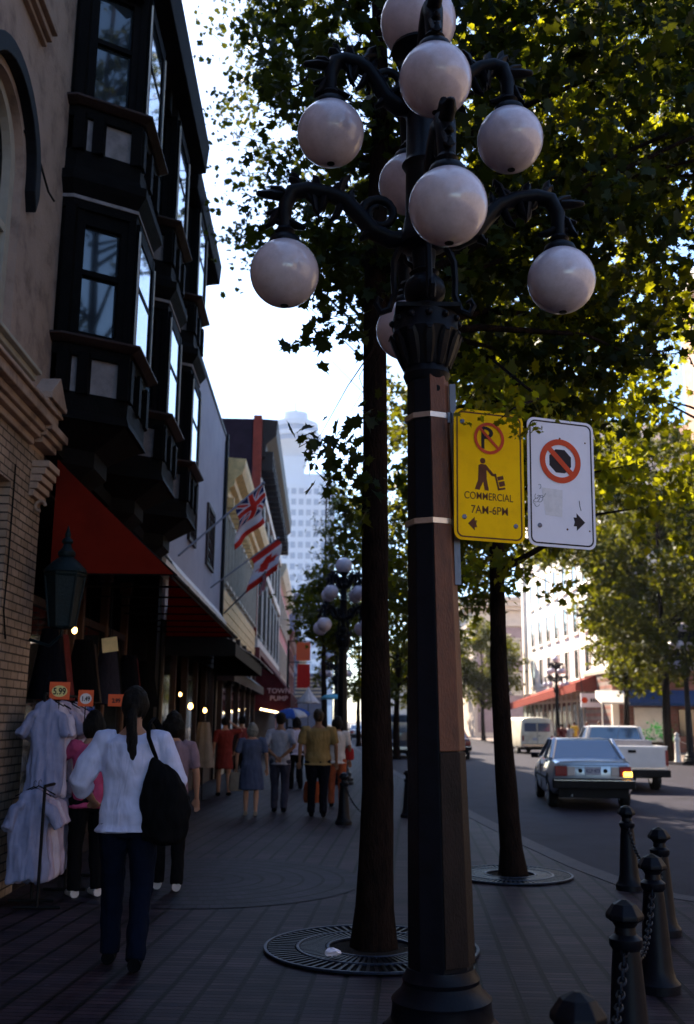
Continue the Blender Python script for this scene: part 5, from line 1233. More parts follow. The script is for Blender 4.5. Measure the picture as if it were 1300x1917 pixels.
def van(loc, rz, label, paint, rear_win, H=1.98, roof_m=None):
    v = thing('van', loc, label, 'van', None, rz)
    st = []
    mb = MB(); rings = []
    for y, hw, zt, zb in ((-2.35, .90, H-.10, .45), (-2.30, .97, H-.03, .38), (-1.9, .99, H, .36), (1.0, .99, H, .36), (1.5, .98, H-.12, .36), (1.95, .95, 1.28, .38), (2.45, .90, 1.1, .42), (2.5, .82, 1.0, .48)):
        half = [(0, zb), (hw*.95, zb), (hw, zb+.12), (hw, 1.05 if zt > 1.3 else zt*.8), (hw*.90, zt-.12 if zt > 1.3 else zt-.03), (hw*.80, zt-.02), (hw*.4, zt+.03), (0, zt+.04)]
        rings.append([(x, y, z) for x, z in half]+[(-x, y, z) for x, z in half[1:-1][::-1]])
    mb.loft(rings); me = mb.mesh(); bm = bmesh.new(); bm.from_mesh(me); bmesh.ops.recalc_face_normals(bm, faces=bm.faces); bm.to_mesh(me); bm.free()
    me.polygons.foreach_set('use_smooth', [True]*len(me.polygons)); me.set_sharp_from_angle(angle=math.radians(35)); o = link('body', me, paint, v)
    for s in (-1, 1):
        bx('rear_window', v, rear_win, s*.04, s*.76, -2.375, -2.33, 1.22, 1.70, bevel=.03)
        bx('tail_light', v, M['tail_red'], s*.90, s*.80, -2.385, -2.33, .72, 1.0)
        wheel(v, s*.86, -1.45, .34, .20); wheel(v, s*.86, 1.6, .34, .20)
        bx('side_window', v, M['car_glass'], s*.955, s*.935, .55, 1.35, 1.20, 1.68)
        bx('wing_mirror', v, M['black'], s*.99, s*1.18, 1.3, 1.38, 1.15, 1.40)
    bx('door_seam', v, M['black'], -.006, .006, -2.372, -2.3, .6, 1.80, bevel=0)
    bx('rear_bumper', v, M['chrome'], -.95, .95, -2.52, -2.40, .40, .56, bevel=.02)
    bx('number_plate', v, M['plate'], -.30, -.02, -2.385, -2.35, .74, .88); bx('door_handle', v, M['black'], .03, .16, -2.39, -2.36, .98, 1.02)
    bx('underbody', v, M['black'], -.8, .8, -2.2, 2.2, .22, .37)
    if roof_m: bx('roof_panel', v, roof_m, -.78, .78, -2.25, 1.2, H+.0, H+.07, bevel=.03)
    return v
van((11.95, 59.2, -.12), math.radians(8), 'old cream white van parked across the road, sun on its left side', M['van_white'], M['car_glass'])
van((3.75, 50.8, -.12), 0, 'dark blue van with pale grey roof parked at the left kerb, seen between trunks', M['blue_van'], M['car_glass'], roof_m=M['grey_van'])
sedan((3.6, 92, -.12), 0, 'tiny distant car far down the left kerb, left of the near trunk', M['silver_paint'], False)

# ================================================================ PEOPLE (facing +Y in their own frame)
def interp(a, b, t): return Vector(a).lerp(Vector(b), t)
def person(loc, rz, H, label, shirt, legs, hair, skin='skin', hairstyle='short', arms=None, stride=.10, vox=.010, sleeve='short', skirt=False, dress=False, build=1.0, lean=.0, shoes='c_black', hairmat=None, group=None, sit=0, shorts=False, loose=1.0):
    p = thing('person', loc, label, 'person', group, rz); p['category'] = 'person'
    k = H/1.75; b = build
    S = lambda x, y, z: Vector((x*k, (y+lean*max(0, z-.95))*k, z*k))
    hipL, hipR = S(-.095, 0, .92), S(.095, 0, .92)
    ft = {-1: S(-.10, stride*.9, .075), 1: S(.10, -stride*1.1, .085)}
    kn = {-1: S(-.10, stride*.62+.03, .50), 1: S(.10, -stride*.35+.05, .49)}
    sh = {-1: S(-.185*b, -.01, 1.42), 1: S(.185*b, -.01, 1.42)}
    A = {-1: (S(-.255*b, -.03, 1.15), S(-.265*b, .05, .90)), 1: (S(.255*b, -.03, 1.15), S(.265*b, .05, .90))}
    if arms:
        for s, (e, w_) in arms.items(): A[s] = (S(*e), S(*w_))
    torso = [(.0, .0, .88, .15*b, .11*b), (0, 0, .96, .165*b, .12*b), (0, .005, 1.06, .145*b, .105*b), (0, .0, 1.18, .15*b, .11*b), (0, -.005, 1.30, .175*b, .115*b), (0, -.008, 1.40, .17*b, .10*b), (0, -.005, 1.46, .10*b, .075), (0, 0, 1.50, .06, .06)]
    def rows(T, g=0, z0=0, z1=9): return [(cx*k, (cy+lean*max(0, z-.95))*k, z*k, (rx+g)*k, (ry+g)*k) for cx, cy, z, rx, ry in T if z0 <= z <= z1]
    B_ = MB(); B_.ell(rows(torso), 20)
    hd = S(0, .02, 1.635)
    B_.tube([S(0, -.005, 1.44), S(0, .005, 1.56)], [.058*k, .052*k], 12)
    B_.ball(hd, .095*k, 18, 14, .80, .98, 1.18); B_.ball(hd+Vector((0, .035, -.055))*k, .062*k, 14, 10, .85, .9, 1.0)
    B_.tube([hd+Vector((0, .085, .01))*k, hd+Vector((0, .112, -.022))*k], [.010*k, .016*k], 6)
    for s in (-1, 1): B_.ball(hd+Vector((s*.078, 0, -.01))*k, .024*k, 8, 6, .45, .8, 1.2); B_.ball(hd+Vector((s*.032, .083, .012))*k, .012*k, 8, 6)
    B_.tube([hd+Vector((-.022, .088, -.048))*k, hd+Vector((0, .094, -.05))*k, hd+Vector((.022, .088, -.048))*k], .008*k, 6)
    for s in (-1, 1):
        hp = hipL if s < 0 else hipR
        B_.tube([hp, interp(hp, kn[s], .35), kn[s], interp(kn[s], ft[s], .3), ft[s]], [.088*k*b, .078*k*b, .052*k, .054*k, .036*k], 12)
        B_.tube([ft[s]+Vector((0, -.04*k, -.035*k)), ft[s]+Vector((0, .06*k, -.03*k)), ft[s]+Vector((0, .155*k, -.05*k))], [.036*k, .038*k, .022*k], 10)
        e, w_ = A[s]
        B_.tube([interp(sh[s], S(0, 0, 1.42), .25), sh[s], interp(sh[s], e, .4), e, interp(e, w_, .3), w_], [.05*k, .050*k, .044*k*b, .036*k, .037*k, .024*k], 12)
        d = (w_-e).normalized(); lat = d.cross(Vector((0, 1, 0))).normalized() if abs(d.y) < .9 else Vector((1, 0, 0)); nn = d.cross(lat).normalized()
        pc = w_+d*.045*k; B_.tube([w_, pc, w_+d*.085*k], [.023*k, .034*k, .030*k], 10, flat=.55)
        fl = (.070, .080, .074, .058)
        for q in range(4):
            o = w_+d*.078*k+nn*((q-1.5)*.0185*k) if 0 else w_+d*.078*k+lat*((q-1.5)*.0190*k)
            c1_ = o+d*fl[q]*.55*k+nn*.006*k*s; c2_ = c1_+(d*.75+nn*.5*s).normalized()*fl[q]*.45*k
            B_.tube([o, c1_, c2_], [.0092*k, .0088*k, .0075*k], 8)
        tb = w_+d*.03*k-lat*.026*k*1; B_.tube([tb, tb+(d*.7-lat*.7)*.032*k, tb+(d*.95-lat*.35)*.06*k], [.012*k, .0105*k, .009*k], 8)
    link('body', blob(B_, vox, 3, .5), M[skin], p)
    # upper garment
    g = .018*loose; U = MB(); T = [r for r in torso if r[2] < 1.47]
    low = .84 if not dress else .60
    R_ = rows(T, g, .87); R_[-1] = R_[-1][:3]+((.085)*k, (.075)*k)
    if low < .87: R_ = [(0, 0, low*k, (.19*b+g)*k, (.14*b+g)*k)]+R_
    U.ell(R_, 24)
    for s in (-1, 1):
        e, w_ = A[s]; end = interp(sh[s], e, .85) if sleeve == 'short' else interp(e, w_, .35 if sleeve == 'half' else .9)
        mid_ = [] if sleeve == 'short' else [e]
        lo = 1+(loose-1)*.35; rr = [.062*k*b, .068*k*b, .060*k*b*lo]+([.056*k*lo] if mid_ else [])+[(.060 if sleeve != 'long' else .04)*k*lo]
        U.tube([interp(sh[s], S(0, 0, 1.42), .35), sh[s], interp(sh[s], e, .45)]+mid_+[end], rr, 14)
    name = 'dress' if dress else 'shirt'
    link(name, wrinkle(blob(U, vox*1.15, 4, .6), .016*k, 9, 9, 5, loc[0]*7), M[shirt], p)
    if not dress and skirt:
        K = MB(); K.ell([(0, 0, .50*k, .22*k*b, .17*k*b), (0, 0, .70*k, .205*k*b, .155*k*b), (0, 0, .90*k, .185*k*b, .14*k*b), (0, 0, 1.0*k, .16*k*b, .12*k*b)], 24); link('skirt', wrinkle(blob(K, vox*1.2, 4), .018*k, 14, 14, 2, loc[0]), M[legs], p)
    elif not dress:
        K = MB(); K.ell(rows([(0, 0, .80, .10, .09), (0, 0, .86, .165*b, .125*b), (0, 0, .95, .175*b, .13*b), (0, 0, 1.03, .155*b, .115*b)]), 20)
        for s in (-1, 1):
            hp = hipL if s < 0 else hipR; endp = ft[s]+Vector((0, 0, .0)) if not shorts else kn[s]
            pts = [hp, interp(hp, kn[s], .35), kn[s]]+([] if shorts else [interp(kn[s], ft[s], .4), ft[s]+Vector((0, -.005, -.01))*k]); K.tube(pts, [.105*k*b, .096*k*b, .072*k]+([] if shorts else [.066*k, .062*k]), 14)
        link('trousers', wrinkle(blob(K, vox*1.15, 3), .013*k, 10, 10, 7, loc[1]), M[legs], p)
    for s in (-1, 1):
        F2 = MB(); F2.tube([ft[s]+Vector((0, -.05, -.03))*k, ft[s]+Vector((0, .05, -.028))*k, ft[s]+Vector((0, .175, -.045))*k], [.043*k, .044*k, .030*k], 12); F2.v = [(a, b_, max(c, .002)) for a, b_, c in F2.v]
        F2.build('shoe', M[shoes], p, local=True, smooth=60)
    hm = M[hairmat or 'hair']; Hh = MB(); up_ = Vector((0, -.012, .022))*k
    Hh.ball(hd+up_, .104*k, 20, 14, .86, 1.0, 1.12)
    if hairstyle in ('bob', 'curly'): Hh.ball(hd+Vector((0, -.03, -.03))*k, .11*k, 18, 12, 1.05, .85, 1.15)
    if hairstyle == 'long': Hh.tube([hd+Vector((0, -.04, .02))*k, hd+Vector((0, -.07, -.10))*k, hd+Vector((0, -.085, -.22))*k], [.10*k, .095*k, .05*k], 12)
    if hairstyle == 'ponytail':
        Hh.ball(hd+Vector((0, -.10, .0))*k, .035*k, 10, 8)
        Hh.tube([hd+Vector((0, -.09, 0))*k, hd+Vector((.0, -.145, -.08))*k, hd+Vector((.01, -.155, -.22))*k, hd+Vector((.02, -.15, -.36))*k, hd+Vector((.035, -.145, -.43))*k], [.03*k, .038*k, .035*k, .033*k, .018*k], 10)
    h = wrinkle(blob(Hh, vox*.8, 2, .5), .012*k, 26, 26, 7 if hairstyle != 'curly' else 26, loc[0])
    # keep the face clear
    bm = bmesh.new(); bm.from_mesh(h)
    dele = [v for v in bm.verts if v.co.y > hd.y+.045*k and v.co.z < hd.z+.045*k]
    bmesh.ops.delete(bm, geom=dele, context='VERTS'); bm.to_mesh(h); bm.free()
    link('hair', h, hm, p)
    return p, S, A, k
G1 = 'people walking along the left sidewalk'
fg, S, A, k = person((-1.27, 7.05, 0), .05, 1.80, 'person in loose white sweatshirt with long black ponytail and dark shoulder bag, seen from behind', 'c_white', 'c_denim', 'hair', hairstyle='ponytail', sleeve='half', build=1.0, loose=1.9,
                     arms={-1: ((-.33, -.02, 1.15), (-.28, .20, 1.02)), 1: ((.30, .0, 1.15), (.24, .17, 1.05))}, vox=.009, group=G1, stride=.13)
bag = thing('shoulder_bag', (-1.01, 6.95, 1.06), 'big black slouchy bag hanging on the shoulder of the white sweatshirt wearer', 'bag')
mb = MB(); mb.ell([(.02, 0, -.28, .05, .04), (.0, 0, -.23, .14, .10), (.0, 0, -.05, .175, .12), (-.02, 0, .12, .14, .10), (-.06, 0, .23, .06, .05), (-.08, .0, .28, .02, .03)], 20)
me = wrinkle(blob(mb, .012, 4), .03, 9, 9, 5, 2.0); link('bag_body', me, M['c_black'], bag)
mb = MB()
mb.tube([(-.08, -.0, .28), (-.13, -.05, .42), (-.14, -.03, .50), (-.12, .06, .545), (-.10, .14, .50), (-.03, .12, .34), (0, .06, .26)], .024, 8, flat=.35); mb.build('strap', M['c_black'], bag, local=True, smooth=60)
person((-2.12, 9.7, 0), .55, 1.66, 'person in bright pink short-sleeved top with dark bobbed hair browsing the T-shirts', 'c_pink', 'c_black', 'hair', hairstyle='bob', arms={-1: ((-.32, .22, 1.24), (-.20, .46, 1.36)), 1: ((.22, .05, 1.15), (.12, .3, 1.1))}, vox=.010, group=G1, shoes='c_pale', stride=.04)
person((-1.43, 10.1, 0), .1, 1.66, 'person in mauve T-shirt with curly dark hair, half hidden behind the ponytailed walker', 'c_lav', 'c_black', 'hair', hairstyle='curly', vox=.010, group=G1, shoes='c_pale')
person((-2.02, 22.2, 0), .3, 1.66, 'person in red dress lifting one arm to the head beside the shopfront', 'c_red', 'c_red', 'hair', hairstyle='short', dress=True, arms={1: ((.40, .02, 1.45), (.14, .04, 1.62))}, vox=.012, group=G1)
person((-1.14, 17.7, 0), .02, 1.54, 'short grey-haired person in slate blue dress walking away with a carrier bag', 'c_slate', 'c_slate2', 'hair', hairstyle='curly', hairmat='hair_grey', skirt=True, build=1.12, vox=.011, group=G1, stride=.08, shoes='c_beige')
person((-.68, 18.4, 0), -.1, 1.72, 'person in pale T-shirt and grey trousers with hands clasped behind the back', 'c_tee', 'c_greytrou', 'hair', arms={-1: ((-.27, -.12, 1.16), (-.06, -.19, .99)), 1: ((.27, -.12, 1.16), (.06, -.19, .98))}, vox=.011, group=G1, skin='skin2')
person((.0, 17.6, 0), 0, 1.78, 'broad person in mustard shirt and black trousers walking away in mid sidewalk', 'c_mustard', 'c_navy', 'hair', hairmat='hair_brown', build=1.18, loose=1.5, vox=.011, group=G1, skin='skin2')
person((.36, 19.6, 0), 0, 1.68, 'person in striped pale top with red bag behind the mustard shirted walker', 'c_pale', 'c_orange', 'hair', skirt=False, hairstyle='bob', vox=.012, group=G1, skin='skin2')
person((-.52, 24.5, 0), .2, 1.66, 'person in white top and dark trousers farther ahead between two walkers', 'c_shirtw', 'c_black', 'hair', hairstyle='bob', vox=.014, group=G1)
person((-.62, 27.5, 0), PI, 1.70, 'person in dark clothes coming towards the camera under the blue umbrella', 'c_navy', 'c_black', 'hair', vox=.014, group=G1)
person((-1.9, 25.5, 0), 1.2, 1.68, 'person in maroon top standing in the dim shop doorway', 'c_maroon', 'c_black', 'hair', vox=.014, group=G1)
def carrier(loc, label, m, sc_=1.0, hz=.0):
    c = thing('carrier_bag', loc, label, 'bag'); mb = MB()
    mb.ell([(0, 0, -.36*sc_, .11*sc_, .05*sc_), (0, 0, -.30*sc_, .13*sc_, .07*sc_), (0, 0, -.12*sc_, .12*sc_, .05*sc_), (0, 0, -.05*sc_, .10*sc_, .03*sc_)], 14); mb.build('bag_body', m, c, local=True, smooth=50)
    mb = MB(); mb.tube([(-.06*sc_, 0, -.07*sc_), (0, 0, .015), (.06*sc_, 0, -.07*sc_)], .008, 6); mb.build('handle', m, c, local=True)
carrier((-1.40, 17.72, .77), 'pale plastic carrier bag in the left hand of the grey-haired walker', M['c_beige'])
carrier((-.1, 17.95, .62), 'orange carrier bag showing between the legs of the mustard shirted walker', M['c_orange'], 1.15)
carrier((.60, 19.6, 1.12), 'red handbag on the arm of the striped walker', M['c_redbag'], .7)
G2 = 'people on the sunny far sidewalk'
for px, lab, sh_, lg, hm_, sk, st_ in ((1043, 'person in maroon top and dark trousers just right of the cream van', 'c_maroon', 'c_black', 'hair', 'short', .1), (1066, 'person in yellow shirt on the far sunny sidewalk', 'c_yel', 'c_beige', 'hair_brown', 'short', .05),
                         (1056, 'person in pale top half hidden behind the yellow shirted one', 'c_pale', 'c_beige', 'hair', 'bob', .05), (1090, 'person in pink top seated height by the restaurant window', 'c_pink', 'c_pale', 'hair_brown', 'bob', .03), (1112, 'fair haired person in white top below the restaurant signboard', 'c_shirtw', 'c_black', 'hair_grey', 'bob', .05),
                         (1132, 'person in white vest nearest the slender tree on the far sidewalk', 'c_pale', 'c_denim', 'hair_brown', 'short', .05)):
    D = 60.5 if px > 1060 else 56; X = (px-597)/1864*D*1.005
    person((X, D, 0 if X > 15 else -.12), {1043: 0, 1066: .4}.get(px, 2.6), 1.7, lab, sh_, lg, 'hair', hairstyle=sk, hairmat=hm_, vox=.02, group=G2, stride=st_)
# umbrellas
def umbrella(x, y, z, r, mats, label, tilt=(0, 0), peak=.42):
    u = thing('umbrella', (x, y, z-1.0), label, 'umbrella'); u.rotation_euler = (tilt[0], tilt[1], .2); n = 8
    for j, m in enumerate(mats):
        mb = MB()
        for k in range(j, n, len(mats)):
            rows_ = []
            for t in np.linspace(0, 1, 6):
                a0, a1 = 2*PI*k/n, 2*PI*(k+1)/n; rr = r*(math.sin(t*PI/2*.98) if peak < .6 else t); zz = 1.0+peak*r*(math.cos(t*PI/2) if peak < .6 else 1-t**.8)
                rows_.append([(rr*math.cos(a)*(1-.06*t*math.sin(PI*q)), rr*math.sin(a)*(1-.06*t*math.sin(PI*q)), zz+.02*t*math.sin(PI*q)) for q, a in zip(np.linspace(0, 1, 5), np.linspace(a0, a1, 5))])
            vs = [p for r_ in rows_ for p in r_]; fs = [(i*5+q, i*5+q+1, (i+1)*5+q+1, (i+1)*5+q) for i in range(5) for q in range(4)]; mb.add(vs, fs)
        o = mb.build('canopy', m, u, local=True, smooth=80, recalc=False); s_ = o.modifiers.new('s', 'SOLIDIFY'); s_.thickness = .004
    mb = MB(); mb.tube([(0, 0, 1.0+peak*r+.03), (0, 0, .25)], .012, 6); mb.tube([(0, 0, .25), (.0, .03, .2), (0, .06, .25)], .014, 6); mb.build('shaft', M['black'], u, local=True)
umbrella(-.62, 26.9, 1.72, .48, [M['c_blue'], M['c_blue'], M['c_umbw'], M['c_blue']], 'blue and white panelled umbrella held above the walkers', (.15, -.1))
umbrella(-.35, 33.5, 2.15, .42, [M['c_umbw']], 'white pointed parasol behind the blue umbrella', peak=1.3)
umbrella(.5, 36.5, 2.35, .45, [M['c_aqua']], 'small turquoise parasol right of the white parasol')

# ================================================================ STALL GOODS
def rack(loc, L_, z, label):
    r = thing('clothing_rack', loc, label, 'clothing rack')
    mb = MB(); mb.tube([(0, -L_/2, z), (0, L_/2, z)], .014, 8); mb.tube([(0, -L_/2, 0.02), (0, -L_/2, z)], .014, 8); mb.tube([(0, L_/2, 0.02), (0, L_/2, z)], .014, 8)
    mb.tube([(-.2, -L_/2, .02), (.2, -L_/2, .02)], .014, 8); mb.tube([(-.2, L_/2, .02), (.2, L_/2, .02)], .014, 8); mb.build('rail_frame', M['black'], r, local=True); return r
def tee(loc, rz, L_, m, label, w_=.16, seed=0):
    """a T-shirt on a hanger: folded cloth body and two drooping sleeves"""
    t = thing('tshirt', loc, label, 'T-shirt', 'T-shirts hanging on the stall racks', rz); rnd = random.Random(seed)
    n = 28; rings = []
    for i in range(12):
        f = i/11; z = -.04-L_*f; wd = w_*(.62+.38*min(1, f*5))*(1-.10*f+.16*f*f)
        rings.append([(wd*math.cos(a)+.02*math.sin(3*f+seed), (.045+.05*f+.012*math.sin(5*a+seed))*math.sin(a)+.02*math.sin(2.5*f+seed*2)*f, z-.02*math.sin(3*a+seed)*f) for a in [2*PI*j/n for j in range(n)]])
    top = [(.05*math.cos(2*PI*j/n), .03*math.sin(2*PI*j/n), 0) for j in range(n)]
    mb = MB(); mb.loft([top]+rings)
    for s in (-1, 1):
        sw = rnd.uniform(.03, .10); mb.tube([(s*w_*.45, 0, -.10), (s*(w_*.85), rnd.uniform(-.03, .03), -.15), (s*(w_*.9+sw), rnd.uniform(-.05, .03), -.32)], [.05, .065, .075], 12, flat=.6)
    me = wrinkle(blob(mb, .012, 3, .5), .028, 16, 16, 3.2, seed*3.7); link('cloth', me, m, t)
    mb = MB(); mb.tube([(-.15, 0, -.05), (0, 0, .03), (.15, 0, -.05)], .006, 5); mb.tube([(0, 0, .03), (0, 0, .07), (.015, 0, .085), (.02, 0, .065)], .003, 5); mb.build('hanger', M['black'], t, local=True)
rack((-2.52, 10.15, 0), 1.5, 1.82, 'upper chrome rail of white T-shirts beside the brick pier')
rack((-2.38, 9.55, 0), .95, 1.02, 'low chrome rail of pale T-shirts at knee height by the brick pier')
hangs = [(9.42, 'c_shirtb', 'blue grey T-shirt at the near end of the upper rail'), (9.55, 'c_shirtw', 'white T-shirt with drooping sleeve, second on the upper rail'), (9.70, 'c_shirtw', 'white T-shirt, third on the upper rail, under the larger price card'), (9.86, 'c_shirtl', 'pale pinkish T-shirt, fourth on the upper rail'),
         (10.05, 'c_shirtl', 'lilac T-shirt, fifth on the upper rail beside the pink top'), (10.3, 'c_shirtw', 'white T-shirt, sixth on the upper rail'), (10.6, 'c_shirtl', 'pale T-shirt at the far end of the upper rail')]
for i, (y, m, l) in enumerate(hangs): tee((-2.50+.02*(i % 2), y, 1.76-.012*(i % 3)), .25+.12*math.sin(i*2.1), .80, M[m], l, .15, i)
hangs = [(9.16, 'c_shirtb', 'blue T-shirt at the near end of the low rail'), (9.28, 'c_shirtl', 'lilac T-shirt, second on the low rail'), (9.42, 'c_shirtw', 'white T-shirt, third on the low rail'), (9.56, 'c_shirtl', 'pale T-shirt, fourth on the low rail'), (9.72, 'c_shirtb', 'bluish T-shirt, fifth on the low rail'), (9.88, 'c_shirtb', 'blue grey T-shirt at the far end of the low rail')]
for i, (y, m, l) in enumerate(hangs): tee((-2.50+.01*(i % 2), y, .98), .25+.12*math.sin(i*1.7), .72, M[m], l, .16, i+9)
M['card_red'] = mat('price_card_red', (.66, .10, .03), .6, .05, 8, 0); M['card_yel'] = mat('price_card_yellow', (.66, .55, .22), .6, .05, 8, 0); M['card_white'] = mat('price_card_white', (.62, .55, .55), .6, .05, 8, 0)
def card(px, py, Y, w_, h_, txt, inner, label, ts):
    c = atY(px, py, Y); t = thing('price_card', c, label, 'price card', 'red price cards over the stall')
    t.rotation_euler = (0, 0, .15)
    mb = MB(); mb.box(-w_/2, w_/2, 0, .006, -h_/2, h_/2); mb.build('card', M['card_red'], t, local=True, bevel=.002)
    if inner:
        mb = MB(); mb.prism([(w_*.38*math.cos(a), -.001, h_*.33*math.sin(a)-h_*.03) for a in np.linspace(0, 2*PI, 25)[:-1]], (0, -.003, 0)); mb.build('price_oval', inner, t, local=True)
    text_on('lettering', txt, ts, M['sign_black'], t, (0, -.0055, -h_*.05), (1, 0, 0), (0, 0, 1), .0008, .002, .8)
    mb = MB(); mb.tube([(0, .012, -h_/2-.25), (0, .012, h_*.3)], .006, 5); mb.build('holder', M['black'], t, local=True)
card(112, 1293, 9.5, .185, .16, '5.99', M['card_yel'], 'red price card with yellow oval reading 5.99 above the upper rail', .085)
card(161, 1307, 9.9, .145, .155, '1.49', M['card_white'], 'smaller red price card with white oval, right of the 5.99 card', .06)
card(218, 1311, 10.3, .16, .12, '2.99', None, 'dark red price card half hidden behind the ponytailed head', .06)
bk = thing('notice_board', atY(206, 1207, 10.6), 'small tan notice hanging in the dim shop entrance', 'notice'); mb = MB(); mb.obox((0, 0, 0), (.08, .0, .012), (0, .006, 0), (-.01, 0, .075)); mb.build('board', M['gold'], bk, local=True)
mb = MB(); mb.tube([(0, 0, .07), (0, 0, .6)], .004, 4); mb.build('cord', M['black'], bk, local=True)
# wall lantern
ln = thing('wall_lantern', (-2.50, 9.75, 2.45), 'old green lantern with finial bracketed to the cream brick pier', 'lantern')
mb = MB(); mb.lathe([(.10, .0), (.12, .02), (.185, .50), (.20, .52), (.205, .545)], n=6, rot=.3); mb.build('lantern_body', M['lantern'], ln, local=True, bevel=.006)
mb = MB(); mb.lathe([(.21, .545), (.20, .58), (.12, .66), (.07, .70), (.085, .72), (.085, .75), (.05, .79), (.035, .83), (.055, .85), (.05, .875), (.025, .90), (.03, .93), (.02, .96), (.003, 1.02)], n=20); mb.build('lantern_cap', M['lantern'], ln, local=True, smooth=40)
mb = MB()
for k_ in range(6):
    a = .3+k_*PI/3; mb.tube([(.122*math.cos(a), .122*math.sin(a), .02), (.19*math.cos(a), .19*math.sin(a), .51)], .012, 5)
mb.tube([(0, 0, 0), (0, 0, -.06), (-.12, .05, -.16), (-.33, .10, -.10)], .016, 6); mb.build('bracket', M['lantern'], ln, local=True)
# hanging stock and bulbs in the shop
sk_ = thing('display_skirt', (-2.35, 21.0, 1.55), 'beige skirt on a stand outside the dim shop', 'skirt'); mb = MB()
n = 24; mb.loft([[((.10+.13*f+.02*math.sin(6*a))*math.cos(a), (.08+.10*f+.02*math.sin(6*a+1))*math.sin(a), -.9*f) for a in [2*PI*j/n for j in range(n)]] for f in np.linspace(0, 1, 9)]); mb.build('skirt', M['c_beige'], sk_, local=True, smooth=80)
mb = MB(); mb.tube([(0, 0, -1.55), (0, 0, .02)], .015, 6); mb.lathe([(.18, -1.545), (.18, -1.53)], n=16); mb.build('stand', M['black'], sk_, local=True)
M['shop_lamp'] = emit_mat('shop_lamp', (1, .55, .15), 3.0); M['neon'] = emit_mat('shop_sign_glow', (1, .62, .08), .8)
for i, (px, py, Y, r) in enumerate(((140, 1180, 11.0, .03), (357, 1322, 20.5, .05), (384, 1330, 21.5, .04), (330, 1345, 19.6, .03), (338, 1300, 19.4, .03))):
    c = atY(px, py, Y); b_ = thing('shop_bulb', c, ['small warm bulb glowing under the red awning', 'yellow lamp in the shop window behind the red dress', 'small yellow lamp deeper in the same shop', 'dim amber lamp low in the shop window', 'dim amber lamp high in the shop window'][i], 'lamp')
    mb = MB(); mb.ball((0, 0, 0), r, 10, 8, 1, 1, 1.3); mb.build('bulb', M['shop_lamp'], b_, local=True); mb = MB(); mb.tube([(0, 0, r), (0, 0, r+.25)], .008, 5); mb.build('cord', M['black'], b_, local=True)
# dark stock hanging under the awning
for i in range(9):
    y = 10.9+i*.75; h_ = thing('hanging_garment', (-2.9-.12*(i % 2), y, 2.55), ['dark jacket', 'dark striped shirt', 'black coat', 'dark brown shirt', 'dim grey jacket', 'dark long coat', 'navy shirt', 'dark red shirt', 'black jacket'][i]+' hung as stock under the red awning, '+['first', 'second', 'third', 'fourth', 'fifth', 'sixth', 'seventh', 'eighth', 'last'][i]+' from the pier', 'garment', 'dark garments hung under the awning')
    mb = MB(); n = 16; mb.loft([[((.10+.12*f+.02*math.sin(5*a+i))*math.cos(a), (.05+.04*f)*math.sin(a), -.75*f) for a in [2*PI*j/n for j in range(n)]] for f in np.linspace(0, 1, 6)]); mb.build('cloth', M[['c_navy', 'c_maroon', 'c_black', 'brownwood', 'c_greytrou', 'c_black', 'c_navy', 'c_maroon', 'c_black'][i]], h_, local=True, smooth=80)
    mb = MB(); mb.tube([(0, 0, 0), (0, 0, .5)], .005, 5); mb.build('cord', M['black'], h_, local=True)

# ================================================================ FLAGS
def flag(base, tip, hoist, fly, fn, mats, label, swirl=0, t0=.35):
    base, tip = Vector(base), Vector(tip); f = thing('flag', base, label, 'flag', 'flags on slanting wall poles')
    mb = MB(); mb.tube([base, tip], .022, 6); mb.ball(tip, .045, 10, 8); mb.build('flagpole', M['galv'], f)
    d = (tip-base).normalized(); a0 = tip-d*hoist
    nu, nv = 54, 36; vs = []; fs = []; mi = []
    side = Vector((0, 0, -1))*.95+d*.1; wob = d.cross(side).normalized()
    for j in range(nv+1):
        for i in range(nu+1):
            u, v = i/nu, j/nv       # v along the hoist (pole), u falling away
            p = tip.lerp(a0, v)+side.normalized()*fly*u*(1-.12*u)+d*(-.10*hoist*u*v+.10*math.sin(u*5))+wob*(.055*math.sin(v*8+u*4+swirl)*(.3+u)+.03*math.sin(u*11+swirl))*hoist
            vs.append(p-base)
    for j in range(nv):
        for i in range(nu):
            fs.append((j*(nu+1)+i, j*(nu+1)+i+1, (j+1)*(nu+1)+i+1, (j+1)*(nu+1)+i)); mi.append(fn((i+.5)/nu, (j+.5)/nv))
    mb = MB(); mb.v = vs; mb.f = fs; mb.mi = mi; o = mb.build('cloth', [M[m] for m in mats], f, local=True, smooth=80, recalc=False); s_ = o.modifiers.new('s', 'SOLIDIFY'); s_.thickness = .006
M['flag_red'] = cloth_mat('flag_red', (.58, .035, .025), .1, 6, trans=.3, folds=.1); M['flag_blue'] = cloth_mat('flag_blue', (.02, .03, .12), .1, 6, trans=.2, folds=.1); M['flag_white'] = cloth_mat('flag_white', (.68, .64, .68), .05, 6, trans=.35, folds=.1)
FM = ['flag_red', 'flag_white', 'flag_blue']
def union(u, v):      # union flag over a white and red fly
    x, y = v*2-1, u*2/.62-1
    if y > 1: return 1 if u < .86 else 0
    if abs(x) < .14 or abs(y) < .17: return 0
    if abs(x) < .24 or abs(y) < .28: return 1
    d = abs(abs(x)-abs(y))
    return 0 if d < .10 else (1 if d < .24 else 2)
LEAFP = [(.0, .42), (.07, .28), (.15, .32), (.12, .10), (.22, .18), (.25, .12), (.38, .14), (.33, .03), (.37, -.02), (.18, -.17), (.20, -.24), (.02, -.22), (.02, -.38), (-.02, -.38), (-.02, -.22), (-.20, -.24), (-.18, -.17), (-.37, -.02), (-.33, .03), (-.38, .14), (-.25, .12), (-.22, .18), (-.12, .10), (-.15, .32), (-.07, .28)]
